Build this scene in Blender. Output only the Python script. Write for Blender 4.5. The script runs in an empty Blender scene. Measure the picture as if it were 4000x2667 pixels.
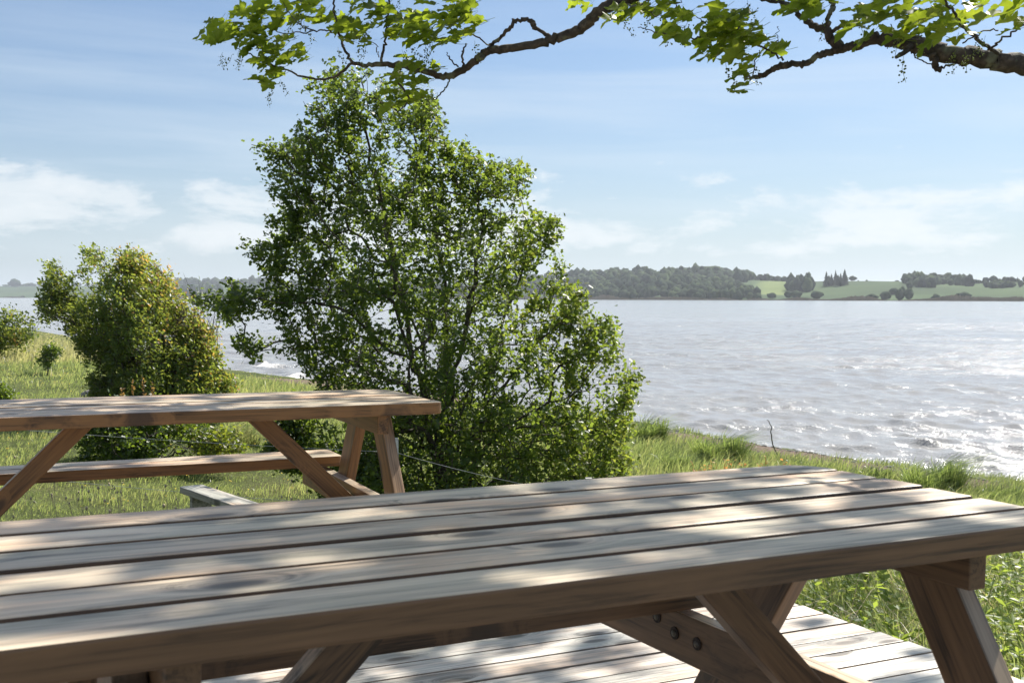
import bpy, bmesh, math, random
import numpy as np
from mathutils import Matrix, Vector, noise as mnoise

random.seed(7)
rng = np.random.default_rng(11)
R = math.radians
scene = bpy.context.scene
COL = scene.collection

# ------------------------------------------------------------------ camera
FPX, CX, CY, HORIZON = 4400.0, 2000.0, 1333.5, 1158.0      # focal length and horizon measured on the 4000 px wide photograph
CAM_Z = 1.13
PITCH = math.atan((CY - HORIZON) / FPX)
cam_data = bpy.data.cameras.new('camera')
cam = bpy.data.objects.new('camera', cam_data); COL.objects.link(cam)
cam.location = (0, 0, CAM_Z)
cam.rotation_euler = (R(90) - PITCH, 0, 0)
cam_data.sensor_width = 36; cam_data.lens = 36 * FPX / 4000
cam_data.clip_start = 0.05; cam_data.clip_end = 9000
cam_data.dof.use_dof = True; cam_data.dof.focus_distance = 7.5; cam_data.dof.aperture_fstop = 13
scene.camera = cam

# ------------------------------------------------------------------ world, sun, exposure
SUN_EL, SUN_AZ = R(46), R(37)             # azimuth from +Y towards +X
SUN_DIR = np.array([math.sin(SUN_AZ) * math.cos(SUN_EL), math.cos(SUN_AZ) * math.cos(SUN_EL), math.sin(SUN_EL)])
world = bpy.data.worlds.new('World'); scene.world = world; world.use_nodes = True


def link(nt, a, b): nt.links.new(a, b)


def node(nt, t, **kw):
    n = nt.nodes.new(t)
    for k, v in kw.items():
        if hasattr(n, k): setattr(n, k, v)
        else: n.inputs[k].default_value = v
    return n


def math_n(nt, op, a, b=None, c=None, clamp=False):
    n = nt.nodes.new('ShaderNodeMath'); n.operation = op; n.use_clamp = clamp
    for i, v in enumerate((a, b, c)):
        if v is None: continue
        if isinstance(v, (int, float)): n.inputs[i].default_value = v
        else: nt.links.new(v, n.inputs[i])
    return n.outputs[0]


def ramp(nt, fac, stops, interp='LINEAR'):
    n = nt.nodes.new('ShaderNodeValToRGB'); n.color_ramp.interpolation = interp
    els = n.color_ramp.elements
    while len(els) > 1: els.remove(els[-1])
    els[0].position = stops[0][0]; els[0].color = tuple(stops[0][1]) + (1,)
    for p, c in stops[1:]:
        e = els.new(p); e.color = tuple(c) + (1,)
    nt.links.new(fac, n.inputs[0]); return n.outputs[0]


def mixc(nt, fac, a, b, blend='MIX'):
    n = nt.nodes.new('ShaderNodeMix'); n.data_type = 'RGBA'; n.blend_type = blend
    for sock, v in ((n.inputs[0], fac), (n.inputs[6], a), (n.inputs[7], b)):
        if isinstance(v, (int, float)): sock.default_value = v
        elif isinstance(v, (tuple, list)): sock.default_value = tuple(v) + ((1,) if len(v) == 3 else ())
        else: nt.links.new(v, sock)
    return n.outputs[2]


def g3(v): return (v, v, v)


def build_world():
    nt = world.node_tree; nt.nodes.clear()
    out = nt.nodes.new('ShaderNodeOutputWorld'); bg = nt.nodes.new('ShaderNodeBackground')
    bg.inputs[1].default_value = 0.088
    sky = nt.nodes.new('ShaderNodeTexSky'); sky.sky_type = 'NISHITA'; sky.sun_disc = False
    sky.sun_elevation = SUN_EL; sky.sun_rotation = SUN_AZ
    sky.altitude = 0; sky.air_density = 1.0; sky.dust_density = 1.0; sky.ozone_density = 2.0
    tc = nt.nodes.new('ShaderNodeTexCoord')
    sep = nt.nodes.new('ShaderNodeSeparateXYZ'); link(nt, tc.outputs['Generated'], sep.inputs[0])
    # direction -> (azimuth, elevation)
    az = math_n(nt, 'ARCTAN2', sep.outputs[0], sep.outputs[1])
    el = math_n(nt, 'ARCSINE', sep.outputs[2])
    elp = math_n(nt, 'MAXIMUM', el, 0.0)

    def field(sx, sy, scale, detail, rough, off, warp=0.0, shear=0.0):
        c = nt.nodes.new('ShaderNodeCombineXYZ')
        link(nt, math_n(nt, 'MULTIPLY', az, sx), c.inputs[0])
        e = math_n(nt, 'MULTIPLY', el, sy)
        if shear: e = math_n(nt, 'ADD', e, math_n(nt, 'MULTIPLY', az, shear))
        link(nt, e, c.inputs[1]); c.inputs[2].default_value = off
        n = nt.nodes.new('ShaderNodeTexNoise'); n.inputs['Scale'].default_value = scale
        n.inputs['Detail'].default_value = detail; n.inputs['Roughness'].default_value = rough
        n.inputs['Distortion'].default_value = warp
        link(nt, c.outputs[0], n.inputs['Vector']); return n.outputs[0]
    # pale vapour thickening towards the horizon
    haze = math_n(nt, 'POWER', 2.718, math_n(nt, 'MULTIPLY', elp, -7.5))
    haze = math_n(nt, 'MULTIPLY', haze, 0.92)
    # thin streaks
    st = field(2.2, 26, 1.0, 6, 0.55, 3.1, 0.3, 1.1)
    st = ramp(nt, st, [(0.42, g3(0)), (0.72, g3(1))])
    band = ramp(nt, elp, [(0.05, g3(0.4)), (0.10, g3(.8)), (0.19, g3(.6)), (0.25, g3(0.12)), (0.35, g3(0.3)), (0.5, g3(1.1)), (1.2, g3(1.1))])
    st = math_n(nt, 'MULTIPLY', math_n(nt, 'MULTIPLY', st, band), 0.62)
    # puffy cumulus low over the horizon
    cu = field(9.0, 27.0, 1.0, 10, 0.62, 5.4, 0.15)
    cover = ramp(nt, elp, [(0.02, g3(0.1)), (0.05, g3(1)), (0.085, g3(1)), (0.11, g3(0.5)), (0.135, g3(0))])
    cu = math_n(nt, 'ADD', cu, math_n(nt, 'MULTIPLY', math_n(nt, 'SUBTRACT', cover, 1.0), 0.28))
    cu = ramp(nt, cu, [(0.42, g3(0)), (0.52, g3(.7)), (0.68, g3(1))])
    cu = math_n(nt, 'MULTIPLY', cu, 0.85)
    blue = mixc(nt, 1.0, sky.outputs[0], (.49, .63, .775), 'MULTIPLY')
    col = mixc(nt, haze, blue, (4.9, 5.6, 6.1))
    hi = ramp(nt, elp, [(0.28, (5.6, 6.3, 6.9)), (0.6, (11.5, 11.2, 10.8))])  # overhead streaks, out of view, added denser and brighter to lift the shade
    col = mixc(nt, st, col, hi)
    col = mixc(nt, cu, col, (6.6, 6.9, 7.1))
    link(nt, col, bg.inputs[0]); link(nt, bg.outputs[0], out.inputs[0])


build_world()
sun_data = bpy.data.lights.new('sun', 'SUN'); sun_data.energy = 5.0; sun_data.angle = R(0.53); sun_data.color = (1.0, 0.95, 0.87)
sun = bpy.data.objects.new('sun', sun_data); COL.objects.link(sun)
sun.rotation_euler = Vector(-SUN_DIR).to_track_quat('-Z', 'Y').to_euler()
sun.location = (10, 10, 30)
scene.view_settings.view_transform = 'Standard'; scene.view_settings.look = 'None'
scene.view_settings.exposure = 0.7; scene.view_settings.gamma = 1.0; scene.view_settings.use_curve_mapping = False
cy = scene.cycles
cy.use_denoising = True
try: cy.denoiser = 'OPENIMAGEDENOISE'
except Exception: pass
cy.max_bounces = 8; cy.transmission_bounces = 6; cy.transparent_max_bounces = 8; cy.volume_bounces = 0
cy.sample_clamp_indirect = 6.0; cy.caustics_reflective = False; cy.caustics_refractive = False


# ------------------------------------------------------------------ helpers
def at(px, py, depth):
    """point that stands at a measured photo position, `depth` metres in front of the camera (along the ground)"""
    a = (px - CX) / FPX; b = -(py - CY) / FPX
    c, s = math.cos(PITCH), math.sin(PITCH)
    d = np.array([a, c + b * s, -s + b * c])
    return np.array([0, 0, CAM_Z]) + d * (depth / d[1])


def tag(o, label=None, cat=None, group=None, kind=None):
    if label: o['label'] = label
    if cat: o['category'] = cat
    if group: o['group'] = group
    if kind: o['kind'] = kind
    return o


def empty(name, loc=(0, 0, 0), rot=(0, 0, 0)):
    o = bpy.data.objects.new(name, None); COL.objects.link(o); o.location = loc; o.rotation_euler = rot
    o.empty_display_size = 0.1
    return o


def mesh_np(name, V, F, mat=None, attrs=None, smooth=False):
    """V (n,3); F (m,k) with one polygon size k"""
    V = np.asarray(V, np.float32); F = np.asarray(F, np.int32)
    me = bpy.data.meshes.new(name)
    me.vertices.add(len(V)); me.vertices.foreach_set('co', V.ravel())
    k = F.shape[1]
    me.loops.add(F.size); me.loops.foreach_set('vertex_index', F.ravel())
    me.polygons.add(len(F)); me.polygons.foreach_set('loop_start', np.arange(0, F.size, k, dtype=np.int32))
    if smooth: me.polygons.foreach_set('use_smooth', np.ones(len(F), bool))
    for an, vals in (attrs or {}).items():
        a = me.attributes.new(an, 'FLOAT', 'POINT'); a.data.foreach_set('value', np.asarray(vals, np.float32))
    me.update(calc_edges=True)
    if mat: me.materials.append(mat)
    return me


def obj(name, me, parent=None, loc=None, rot=None):
    o = bpy.data.objects.new(name, me); COL.objects.link(o)
    if parent is not None: o.parent = parent
    if loc is not None: o.location = loc
    if rot is not None: o.rotation_euler = rot
    return o


class Tris:
    def __init__(s): s.V = []; s.F = []; s.T = []; s.n = 0
    def add(s, V, F, t=0.5):
        V = np.asarray(V, float); F = np.asarray(F, int)
        s.V.append(V); s.F.append(F + s.n); s.T.append(np.full(len(V), t) if np.isscalar(t) else np.asarray(t)); s.n += len(V)
    def mesh(s, name, mat, smooth=False):
        return mesh_np(name, np.vstack(s.V), np.vstack(s.F), mat, {'tint': np.concatenate(s.T)}, smooth)


def tube(pts, rad, sides=6, bumpy=0.0, cap=True):
    pts = np.asarray(pts, float); n = len(pts); rad = np.broadcast_to(np.asarray(rad, float), (n,))
    tan = np.gradient(pts, axis=0); tan /= np.linalg.norm(tan, axis=1)[:, None] + 1e-9
    up = np.array([0, 0, 1.0]) if abs(tan[0, 2]) < .9 else np.array([1.0, 0, 0])
    V = np.zeros((n, sides, 3)); a = np.arange(sides) * 2 * np.pi / sides
    for i in range(n):
        e1 = np.cross(tan[i], up); e1 /= np.linalg.norm(e1) + 1e-9; e2 = np.cross(e1, tan[i]); up = e2
        r = rad[i] * (1 + bumpy * rng.uniform(-1, 1, sides))
        V[i] = pts[i] + (np.cos(a) * r)[:, None] * e1 + (np.sin(a) * r)[:, None] * e2
    i, j = np.meshgrid(np.arange(n - 1), np.arange(sides), indexing='ij'); i = i.ravel(); j = j.ravel(); k = (j + 1) % sides
    A = i * sides + j; B = i * sides + k; C = (i + 1) * sides + k; D = (i + 1) * sides + j
    F = np.vstack([np.c_[A, B, C], np.c_[A, C, D]])
    V = V.reshape(-1, 3)
    if cap:
        V = np.vstack([V, pts[:1], pts[-1:]]); c0 = n * sides
        jj = np.arange(sides); kk = (jj + 1) % sides
        F = np.vstack([F, np.c_[kk, jj, np.full(sides, c0)], np.c_[(n - 1) * sides + jj, (n - 1) * sides + kk, np.full(sides, c0 + 1)]])
    return V, F


def smooth_line(pts, per=5, jit=0.0):
    """Catmull-Rom through the points"""
    P = np.asarray(pts, float); P = np.vstack([2 * P[0] - P[1], P, 2 * P[-1] - P[-2]]); out = []
    for i in range(1, len(P) - 2):
        for t in np.arange(per) / per:
            out.append(.5 * (2 * P[i] + (P[i + 1] - P[i - 1]) * t + (2 * P[i - 1] - 5 * P[i] + 4 * P[i + 1] - P[i + 2]) * t * t
                       + (-P[i - 1] + 3 * P[i] - 3 * P[i + 1] + P[i + 2]) * t ** 3))
    out.append(P[-2]); out = np.array(out)
    if jit: out[1:-1] += rng.normal(0, jit, out[1:-1].shape)
    return out


def rand_rot(n, up_bias=0.0):
    """n random frames; columns = leaf x (length), y (width), z (normal)"""
    z = rng.normal(size=(n, 3)); z[:, 2] = np.abs(z[:, 2]) + up_bias
    z /= np.linalg.norm(z, axis=1)[:, None]
    x = rng.normal(size=(n, 3)); x -= (x * z).sum(1)[:, None] * z; x /= np.linalg.norm(x, axis=1)[:, None]
    return x, np.cross(z, x), z


def frames(x, z):
    x = x / np.linalg.norm(x, axis=1)[:, None]
    z = z - (z * x).sum(1)[:, None] * x; z /= np.linalg.norm(z, axis=1)[:, None] + 1e-9
    return x, np.cross(z, x), z


def scatter(LV, LF, pos, fr, size, tint):
    """copies of a small leaf mesh at pos, joined"""
    x, y, z = fr; n = len(pos); size = np.broadcast_to(size, (n,))
    V = (LV[None, :, 0, None] * x[:, None] + LV[None, :, 1, None] * y[:, None] + LV[None, :, 2, None] * z[:, None]) * size[:, None, None] + pos[:, None]
    F = LF[None] + (np.arange(n) * len(LV))[:, None, None]
    return V.reshape(-1, 3), F.reshape(-1, LF.shape[1]), np.repeat(tint, len(LV))


SMALL_LEAF = (np.array([[0, 0, 0], [.35, .34, .06], [.55, .16, .02], [.72, .3, .08], [1, 0, -.05], [.72, -.3, .08], [.55, -.16, .02], [.35, -.34, .06]]),
              np.array([[0, 2, 1], [0, 6, 2], [2, 6, 4], [2, 4, 3], [6, 5, 4], [0, 7, 6]]))
OVAL_LEAF = (np.array([[0, 0, 0], [.45, .27, .05], [1, 0, -.04], [.45, -.27, .05]]), np.array([[0, 2, 1], [0, 3, 2]]))


def in_poly(x, y, poly):
    p = np.asarray(poly, float); x1, y1 = p[:, 0], p[:, 1]; x2, y2 = np.roll(x1, -1), np.roll(y1, -1)
    x = np.asarray(x)[:, None]; y = np.asarray(y)[:, None]
    c = ((y1 > y) != (y2 > y)) & (x < (x2 - x1) * (y - y1) / (y2 - y1 + 1e-12) + x1)
    return c.sum(1) % 2 == 1


def vnoise(P, scale, seed=0.0):
    """cheap smooth 3D noise in about -1..1 for many points (sum of rotated sines)"""
    P = np.asarray(P, float) * scale; r = np.random.default_rng(int(seed * 1000) + 5); s = 0
    for k in range(7):
        d = r.normal(size=P.shape[1]); d /= np.linalg.norm(d); f = r.uniform(.7, 1.9); s = s + np.sin(P @ d * f * 2.2 + r.uniform(0, 6.3) + 1.3 * np.sin(P @ np.roll(d, 1) * f * 1.1 + k))
    return s / 3.2


# ------------------------------------------------------------------ materials
def new_mat(name):
    m = bpy.data.materials.new(name); m.use_nodes = True; nt = m.node_tree; nt.nodes.clear()
    out = nt.nodes.new('ShaderNodeOutputMaterial'); return m, nt, out


def tex_noise(nt, vec, scale, detail=4, rough=.55, dist=0.0):
    n = nt.nodes.new('ShaderNodeTexNoise'); n.inputs['Scale'].default_value = scale; n.inputs['Detail'].default_value = detail
    n.inputs['Roughness'].default_value = rough; n.inputs['Distortion'].default_value = dist
    if vec is not None: nt.links.new(vec, n.inputs['Vector'])
    return n.outputs[0]


def leaf_mat(name, stops, trans=(0.35, 0.5, 0.05), tmix=0.45, rough=.42, gloss=.5):
    """stops: base colour along the per-leaf 'tint' value"""
    m, nt, out = new_mat(name)
    at_ = nt.nodes.new('ShaderNodeAttribute'); at_.attribute_name = 'tint'
    oi = nt.nodes.new('ShaderNodeObjectInfo')
    geo = nt.nodes.new('ShaderNodeNewGeometry')
    n = tex_noise(nt, geo.outputs['Position'], 30, 2)
    f = math_n(nt, 'ADD', at_.outputs['Fac'], math_n(nt, 'MULTIPLY', math_n(nt, 'SUBTRACT', n, .5), .25))
    c = ramp(nt, f, stops)
    p = nt.nodes.new('ShaderNodeBsdfPrincipled'); link(nt, c, p.inputs['Base Color']); p.inputs['Roughness'].default_value = rough
    p.inputs['Specular IOR Level'].default_value = gloss
    t = nt.nodes.new('ShaderNodeBsdfTranslucent')
    tc = mixc(nt, .6, mixc(nt, 1.0, c, (3.2, 3.2, 2.2), 'MULTIPLY'), trans)
    link(nt, tc, t.inputs[0])
    mx = nt.nodes.new('ShaderNodeMixShader'); mx.inputs[0].default_value = tmix
    link(nt, p.outputs[0], mx.inputs[1]); link(nt, t.outputs[0], mx.inputs[2]); link(nt, mx.outputs[0], out.inputs[0])
    return m


def wood_mat(name, top, side, dark, grain=1.0, wear=1.0):
    """plank timber, grain along local x; faces that look up have greyed"""
    m, nt, out = new_mat(name)
    tc = nt.nodes.new('ShaderNodeTexCoord'); oi = nt.nodes.new('ShaderNodeObjectInfo')
    off = nt.nodes.new('ShaderNodeVectorMath'); off.operation = 'MULTIPLY_ADD'
    cmb = nt.nodes.new('ShaderNodeCombineXYZ')
    for i, k in enumerate((37.0, 11.0, 23.0)): link(nt, math_n(nt, 'MULTIPLY', oi.outputs['Random'], k), cmb.inputs[i])
    off.inputs[1].default_value = (1, 1, 1); link(nt, tc.outputs['Object'], off.inputs[0]); link(nt, cmb.outputs[0], off.inputs[2])
    P = off.outputs[0]

    def stretched(s):
        mp = nt.nodes.new('ShaderNodeMapping'); mp.inputs['Scale'].default_value = s; link(nt, P, mp.inputs[0]); return mp.outputs[0]
    # knots
    vo = nt.nodes.new('ShaderNodeTexVoronoi'); vo.voronoi_dimensions = '2D'; vo.inputs['Scale'].default_value = 1.0; link(nt, stretched((3.0, 8.0, 5.0)), vo.inputs['Vector'])
    csep = nt.nodes.new('ShaderNodeSeparateXYZ'); link(nt, vo.outputs['Color'], csep.inputs[0])
    kd = math_n(nt, 'ADD', vo.outputs['Distance'], math_n(nt, 'MULTIPLY', math_n(nt, 'LESS_THAN', csep.outputs[0], .5), 1.0))
    knot = ramp(nt, kd, [(0.0, g3(1)), (0.10, g3(.9)), (0.16, g3(0.0))])
    halo = ramp(nt, kd, [(0.0, g3(1)), (0.38, g3(0.0))])
    # grain lines bend round the knots
    gv = nt.nodes.new('ShaderNodeVectorMath'); gv.operation = 'ADD'; link(nt, stretched((.8, 11, 11)), gv.inputs[0])
    c2 = nt.nodes.new('ShaderNodeCombineXYZ'); link(nt, math_n(nt, 'MULTIPLY', halo, 1.1), c2.inputs[1]); link(nt, c2.outputs[0], gv.inputs[1])
    g1 = tex_noise(nt, gv.outputs[0], 2.2, 5, .66, .8)
    g2 = tex_noise(nt, stretched((3, 130, 130)), 1.0, 3, .6)
    blotch = tex_noise(nt, stretched((1.2, 4, 4)), 1.3, 4, .6, .4)
    gmix = math_n(nt, 'ADD', math_n(nt, 'MULTIPLY', g1, .65), math_n(nt, 'MULTIPLY', g2, .35))
    gr = ramp(nt, gmix, [(.37, g3(.25)), (.5, g3(.95)), (.63, g3(1.28))])
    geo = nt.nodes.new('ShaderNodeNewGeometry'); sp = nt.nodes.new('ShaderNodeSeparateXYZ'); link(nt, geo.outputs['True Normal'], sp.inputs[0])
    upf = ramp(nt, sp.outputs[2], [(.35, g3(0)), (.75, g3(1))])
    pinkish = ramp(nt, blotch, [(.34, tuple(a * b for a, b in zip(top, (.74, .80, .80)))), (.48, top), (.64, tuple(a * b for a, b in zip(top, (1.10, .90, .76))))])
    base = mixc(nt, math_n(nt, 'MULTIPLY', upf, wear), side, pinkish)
    ob = math_n(nt, 'MULTIPLY_ADD', oi.outputs['Random'], .28, .86)
    base = mixc(nt, 1.0, base, gr, 'MULTIPLY')
    cb = nt.nodes.new('ShaderNodeCombineXYZ')
    for i in range(3): link(nt, ob, cb.inputs[i])
    base = mixc(nt, 1.0, base, cb.outputs[0], 'MULTIPLY')
    base = mixc(nt, math_n(nt, 'MULTIPLY', halo, .40), base, dark)
    base = mixc(nt, math_n(nt, 'MULTIPLY', knot, .8), base, tuple(x * .4 for x in dark))
    p = nt.nodes.new('ShaderNodeBsdfPrincipled'); link(nt, base, p.inputs['Base Color']); p.inputs['Roughness'].default_value = .48
    p.inputs['Specular IOR Level'].default_value = .5
    b = nt.nodes.new('ShaderNodeBump'); b.inputs['Strength'].default_value = .45 * grain; b.inputs['Distance'].default_value = .002
    link(nt, gmix, b.inputs['Height']); link(nt, b.outputs[0], p.inputs['Normal'])
    link(nt, p.outputs[0], out.inputs[0]); return m


def bark_mat(name, c1, c2, c3, scale=26):
    m, nt, out = new_mat(name)
    geo = nt.nodes.new('ShaderNodeNewGeometry'); P = geo.outputs['Position']
    n1 = tex_noise(nt, P, scale, 5, .65, .3); n2 = tex_noise(nt, P, scale * .3, 3, .6)
    c = ramp(nt, n1, [(.32, c1), (.56, c2), (.75, c3)])
    lich = ramp(nt, n2, [(.58, g3(0)), (.66, g3(.7))])
    c = mixc(nt, lich, c, (.20, .21, .13))
    p = nt.nodes.new('ShaderNodeBsdfPrincipled'); link(nt, c, p.inputs['Base Color']); p.inputs['Roughness'].default_value = .85
    b = nt.nodes.new('ShaderNodeBump'); b.inputs['Strength'].default_value = .9; b.inputs['Distance'].default_value = .012
    link(nt, n1, b.inputs['Height']); link(nt, b.outputs[0], p.inputs['Normal']); link(nt, p.outputs[0], out.inputs[0]); return m


def plain_mat(name, c, rough=.6, metal=0.0, var=.25, scale=40):
    m, nt, out = new_mat(name)
    tc = nt.nodes.new('ShaderNodeTexCoord'); n = tex_noise(nt, tc.outputs['Object'], scale, 4)
    col = ramp(nt, n, [(.3, tuple(x * (1 - var) for x in c)), (.7, tuple(min(1, x * (1 + var)) for x in c))])
    p = nt.nodes.new('ShaderNodeBsdfPrincipled'); link(nt, col, p.inputs['Base Color']); p.inputs['Roughness'].default_value = rough; p.inputs['Metallic'].default_value = metal
    link(nt, p.outputs[0], out.inputs[0]); return m


def ground_mat():
    m, nt, out = new_mat('meadow_soil')
    geo = nt.nodes.new('ShaderNodeNewGeometry'); P = geo.outputs['Position']
    n1 = tex_noise(nt, P, .35, 5, .6); n2 = tex_noise(nt, P, 3.0, 6, .7); n3 = tex_noise(nt, P, 22, 5, .7)
    gr = ramp(nt, n1, [(.35, (.08, .10, .035)), (.55, (.12, .14, .05)), (.7, (.17, .16, .075))])
    gr = mixc(nt, 1.0, gr, ramp(nt, n3, [(.25, g3(.35)), (.5, g3(.9)), (.75, g3(1.35))]), 'MULTIPLY')
    soil = ramp(nt, n3, [(.3, (.10, .07, .05)), (.5, (.20, .15, .115)), (.72, (.30, .24, .19))])
    a = nt.nodes.new('ShaderNodeAttribute'); a.attribute_name = 'soil'
    f = math_n(nt, 'ADD', a.outputs['Fac'], math_n(nt, 'MULTIPLY', math_n(nt, 'SUBTRACT', n2, .5), 1.3))
    f = ramp(nt, f, [(.4, g3(0)), (.6, g3(1))])
    c = mixc(nt, f, gr, soil)
    p = nt.nodes.new('ShaderNodeBsdfPrincipled'); link(nt, c, p.inputs['Base Color']); p.inputs['Roughness'].default_value = .95
    p.inputs['Specular IOR Level'].default_value = .1
    b = nt.nodes.new('ShaderNodeBump'); b.inputs['Strength'].default_value = 1; b.inputs['Distance'].default_value = .05
    link(nt, n3, b.inputs['Height']); link(nt, b.outputs[0], p.inputs['Normal']); link(nt, p.outputs[0], out.inputs[0]); return m


def water_mat():
    m, nt, out = new_mat('fjord_water')
    geo = nt.nodes.new('ShaderNodeNewGeometry'); P = geo.outputs['Position']

    def mp(rot, s):
        q = nt.nodes.new('ShaderNodeMapping'); q.vector_type = 'TEXTURE'; q.inputs['Rotation'].default_value = (0, 0, rot)
        q.inputs['Scale'].default_value = s; link(nt, P, q.inputs[0]); return q.outputs[0]
    w1 = tex_noise(nt, mp(R(-20), (1.6, .75, 1)), 1.1, 3, .6, .4)
    w2 = tex_noise(nt, mp(R(-30), (1.5, .8, 1)), 6.5, 4, .62, .3)
    w3 = tex_noise(nt, mp(R(10), (1.5, 1, 1)), 19, 3, .6)
    w2 = math_n(nt, 'SUBTRACT', 1.0, math_n(nt, 'ABSOLUTE', math_n(nt, 'MULTIPLY_ADD', w2, 4.0, -2.0)))
    gust = tex_noise(nt, mp(R(-8), (60, 16, 1)), 1.0, 4, .6)
    h = math_n(nt, 'ADD', math_n(nt, 'MULTIPLY', w1, .09), math_n(nt, 'ADD', math_n(nt, 'MULTIPLY', w2, .028), math_n(nt, 'MULTIPLY', w3, .036)))
    b = nt.nodes.new('ShaderNodeBump'); b.inputs['Distance'].default_value = 1.0
    gust2 = tex_noise(nt, mp(R(-14), (13, 3.2, 1)), 1.0, 5, .65)
    gg = math_n(nt, 'MULTIPLY', ramp(nt, gust, [(.35, g3(.45)), (.65, g3(1))]), ramp(nt, gust2, [(.38, g3(.25)), (.62, g3(1))]))
    link(nt, gg, b.inputs['Strength']); h = math_n(nt, 'MULTIPLY', h, 1.25)
    link(nt, h, b.inputs['Height'])
    p = nt.nodes.new('ShaderNodeBsdfPrincipled')
    p.inputs['Roughness'].default_value = .2; p.inputs['IOR'].default_value = 1.333
    a = nt.nodes.new('ShaderNodeAttribute'); a.attribute_name = 'foam'
    fn = tex_noise(nt, mp(0, (1, 1, 1)), 9, 6, .75)
    f = math_n(nt, 'ADD', a.outputs['Fac'], math_n(nt, 'MULTIPLY', math_n(nt, 'SUBTRACT', fn, .5), 1.6))
    f = ramp(nt, f, [(.5, g3(0)), (.75, g3(1))])
    c = mixc(nt, f, (.335, .33, .315), (.80, .78, .74))
    link(nt, c, p.inputs['Base Color'])
    link(nt, math_n(nt, 'MULTIPLY_ADD', f, .5, .15), p.inputs['Roughness'])
    link(nt, b.outputs[0], p.inputs['Normal']); link(nt, p.outputs[0], out.inputs[0]); return m


def far_mat(name, stops, scale, rough=.95, bump=0.0):
    m, nt, out = new_mat(name)
    geo = nt.nodes.new('ShaderNodeNewGeometry'); P = geo.outputs['Position']
    oi = nt.nodes.new('ShaderNodeObjectInfo')
    a = nt.nodes.new('ShaderNodeAttribute'); a.attribute_name = 'tint'
    n = tex_noise(nt, P, scale, 5, .65)
    f = math_n(nt, 'ADD', math_n(nt, 'MULTIPLY', n, .6), math_n(nt, 'MULTIPLY', a.outputs['Fac'], .4))
    c = ramp(nt, f, stops)
    p = nt.nodes.new('ShaderNodeBsdfPrincipled'); link(nt, c, p.inputs['Base Color']); p.inputs['Roughness'].default_value = rough
    p.inputs['Specular IOR Level'].default_value = .1
    if bump:
        b = nt.nodes.new('ShaderNodeBump'); b.inputs['Strength'].default_value = 1; b.inputs['Distance'].default_value = bump
        link(nt, n, b.inputs['Height']); link(nt, b.outputs[0], p.inputs['Normal'])
    link(nt, p.outputs[0], out.inputs[0]); return m


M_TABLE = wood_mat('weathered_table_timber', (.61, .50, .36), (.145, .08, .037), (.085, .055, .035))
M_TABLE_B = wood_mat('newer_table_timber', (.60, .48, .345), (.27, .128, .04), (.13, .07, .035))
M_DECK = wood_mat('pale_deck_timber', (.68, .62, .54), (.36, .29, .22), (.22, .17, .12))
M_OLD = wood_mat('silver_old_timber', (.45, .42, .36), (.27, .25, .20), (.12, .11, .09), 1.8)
M_BOLT = plain_mat('zinc_bolt', (.13, .12, .10), .5, .7)
M_HOLE = plain_mat('dark_recess', (.03, .02, .015), .8)
M_BARK = bark_mat('maple_bark', (.022, .017, .012), (.075, .055, .038), (.15, .12, .085))
M_TWIG = bark_mat('hawthorn_bark', (.03, .024, .018), (.085, .066, .05), (.16, .13, .10), 40)
M_MAPLE = leaf_mat('maple_leaf', [(0, (.03, .06, .012)), (.5, (.055, .10, .018)), (1, (.15, .18, .03))], (.52, .60, .03), .54)
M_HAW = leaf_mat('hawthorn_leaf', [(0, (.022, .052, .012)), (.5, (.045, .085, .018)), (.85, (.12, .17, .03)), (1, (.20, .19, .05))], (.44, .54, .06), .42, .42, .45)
M_BLACK = leaf_mat('sloe_leaf', [(0, (.022, .05, .012)), (.4, (.05, .11, .018)), (.6, (.10, .17, .028)), (.78, (.27, .19, .05)), (1, (.50, .17, .10))], (.52, .52, .08), .45)
M_BUSH = leaf_mat('bush_leaf', [(0, (.022, .05, .012)), (.6, (.06, .10, .018)), (1, (.16, .14, .03))], (.36, .48, .03), .40)
M_SPRIG = leaf_mat('orange_sprig_leaf', [(0, (.13, .10, .03)), (1, (.26, .12, .04))], (.62, .40, .12), .4)
M_GRASS = leaf_mat('grass_blade', [(0, (.07, .095, .03)), (.35, (.12, .18, .05)), (.65, (.24, .27, .10)), (.82, (.30, .27, .14)), (1, (.42, .36, .23))], (.50, .54, .18), .42, .38, .8)
M_RUSH = leaf_mat('tussock_blade', [(0, (.045, .09, .02)), (.5, (.10, .155, .04)), (1, (.30, .33, .14))], (.42, .52, .12), .40, .35, .7)
M_WEED = leaf_mat('weed_leaf', [(0, (.06, .11, .025)), (.6, (.14, .21, .04)), (1, (.27, .30, .08))], (.55, .62, .09), .45)
M_STRAW = leaf_mat('dry_straw', [(0, (.20, .15, .09)), (1, (.45, .36, .25))], (.6, .5, .32), .3)
M_FLOWER = leaf_mat('maple_flower', [(0, (.10, .14, .03)), (1, (.22, .25, .07))], (.5, .55, .12), .4)
M_SEED = plain_mat('seed_head', (.42, .35, .23), .9)
M_YELLOW = plain_mat('yellow_petal', (.75, .50, .03), .7)
M_ORANGE = leaf_mat('rusty_flower', [(0, (.45, .16, .06)), (1, (.60, .30, .10))], (.8, .4, .15), .35)
M_GROUND = ground_mat()
M_WATER = water_mat()
M_FIELD = far_mat('far_field', [(.2, (.035, .06, .025)), (.45, (.065, .105, .038)), (.7, (.17, .21, .07))], .006)
M_CROWN = far_mat('far_crown', [(.22, (.008, .016, .010)), (.5, (.026, .048, .018)), (.8, (.08, .112, .033))], .3, bump=1.6)
M_FIR = far_mat('far_fir', [(.25, (.014, .026, .014)), (.8, (.04, .055, .025))], .5)
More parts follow.
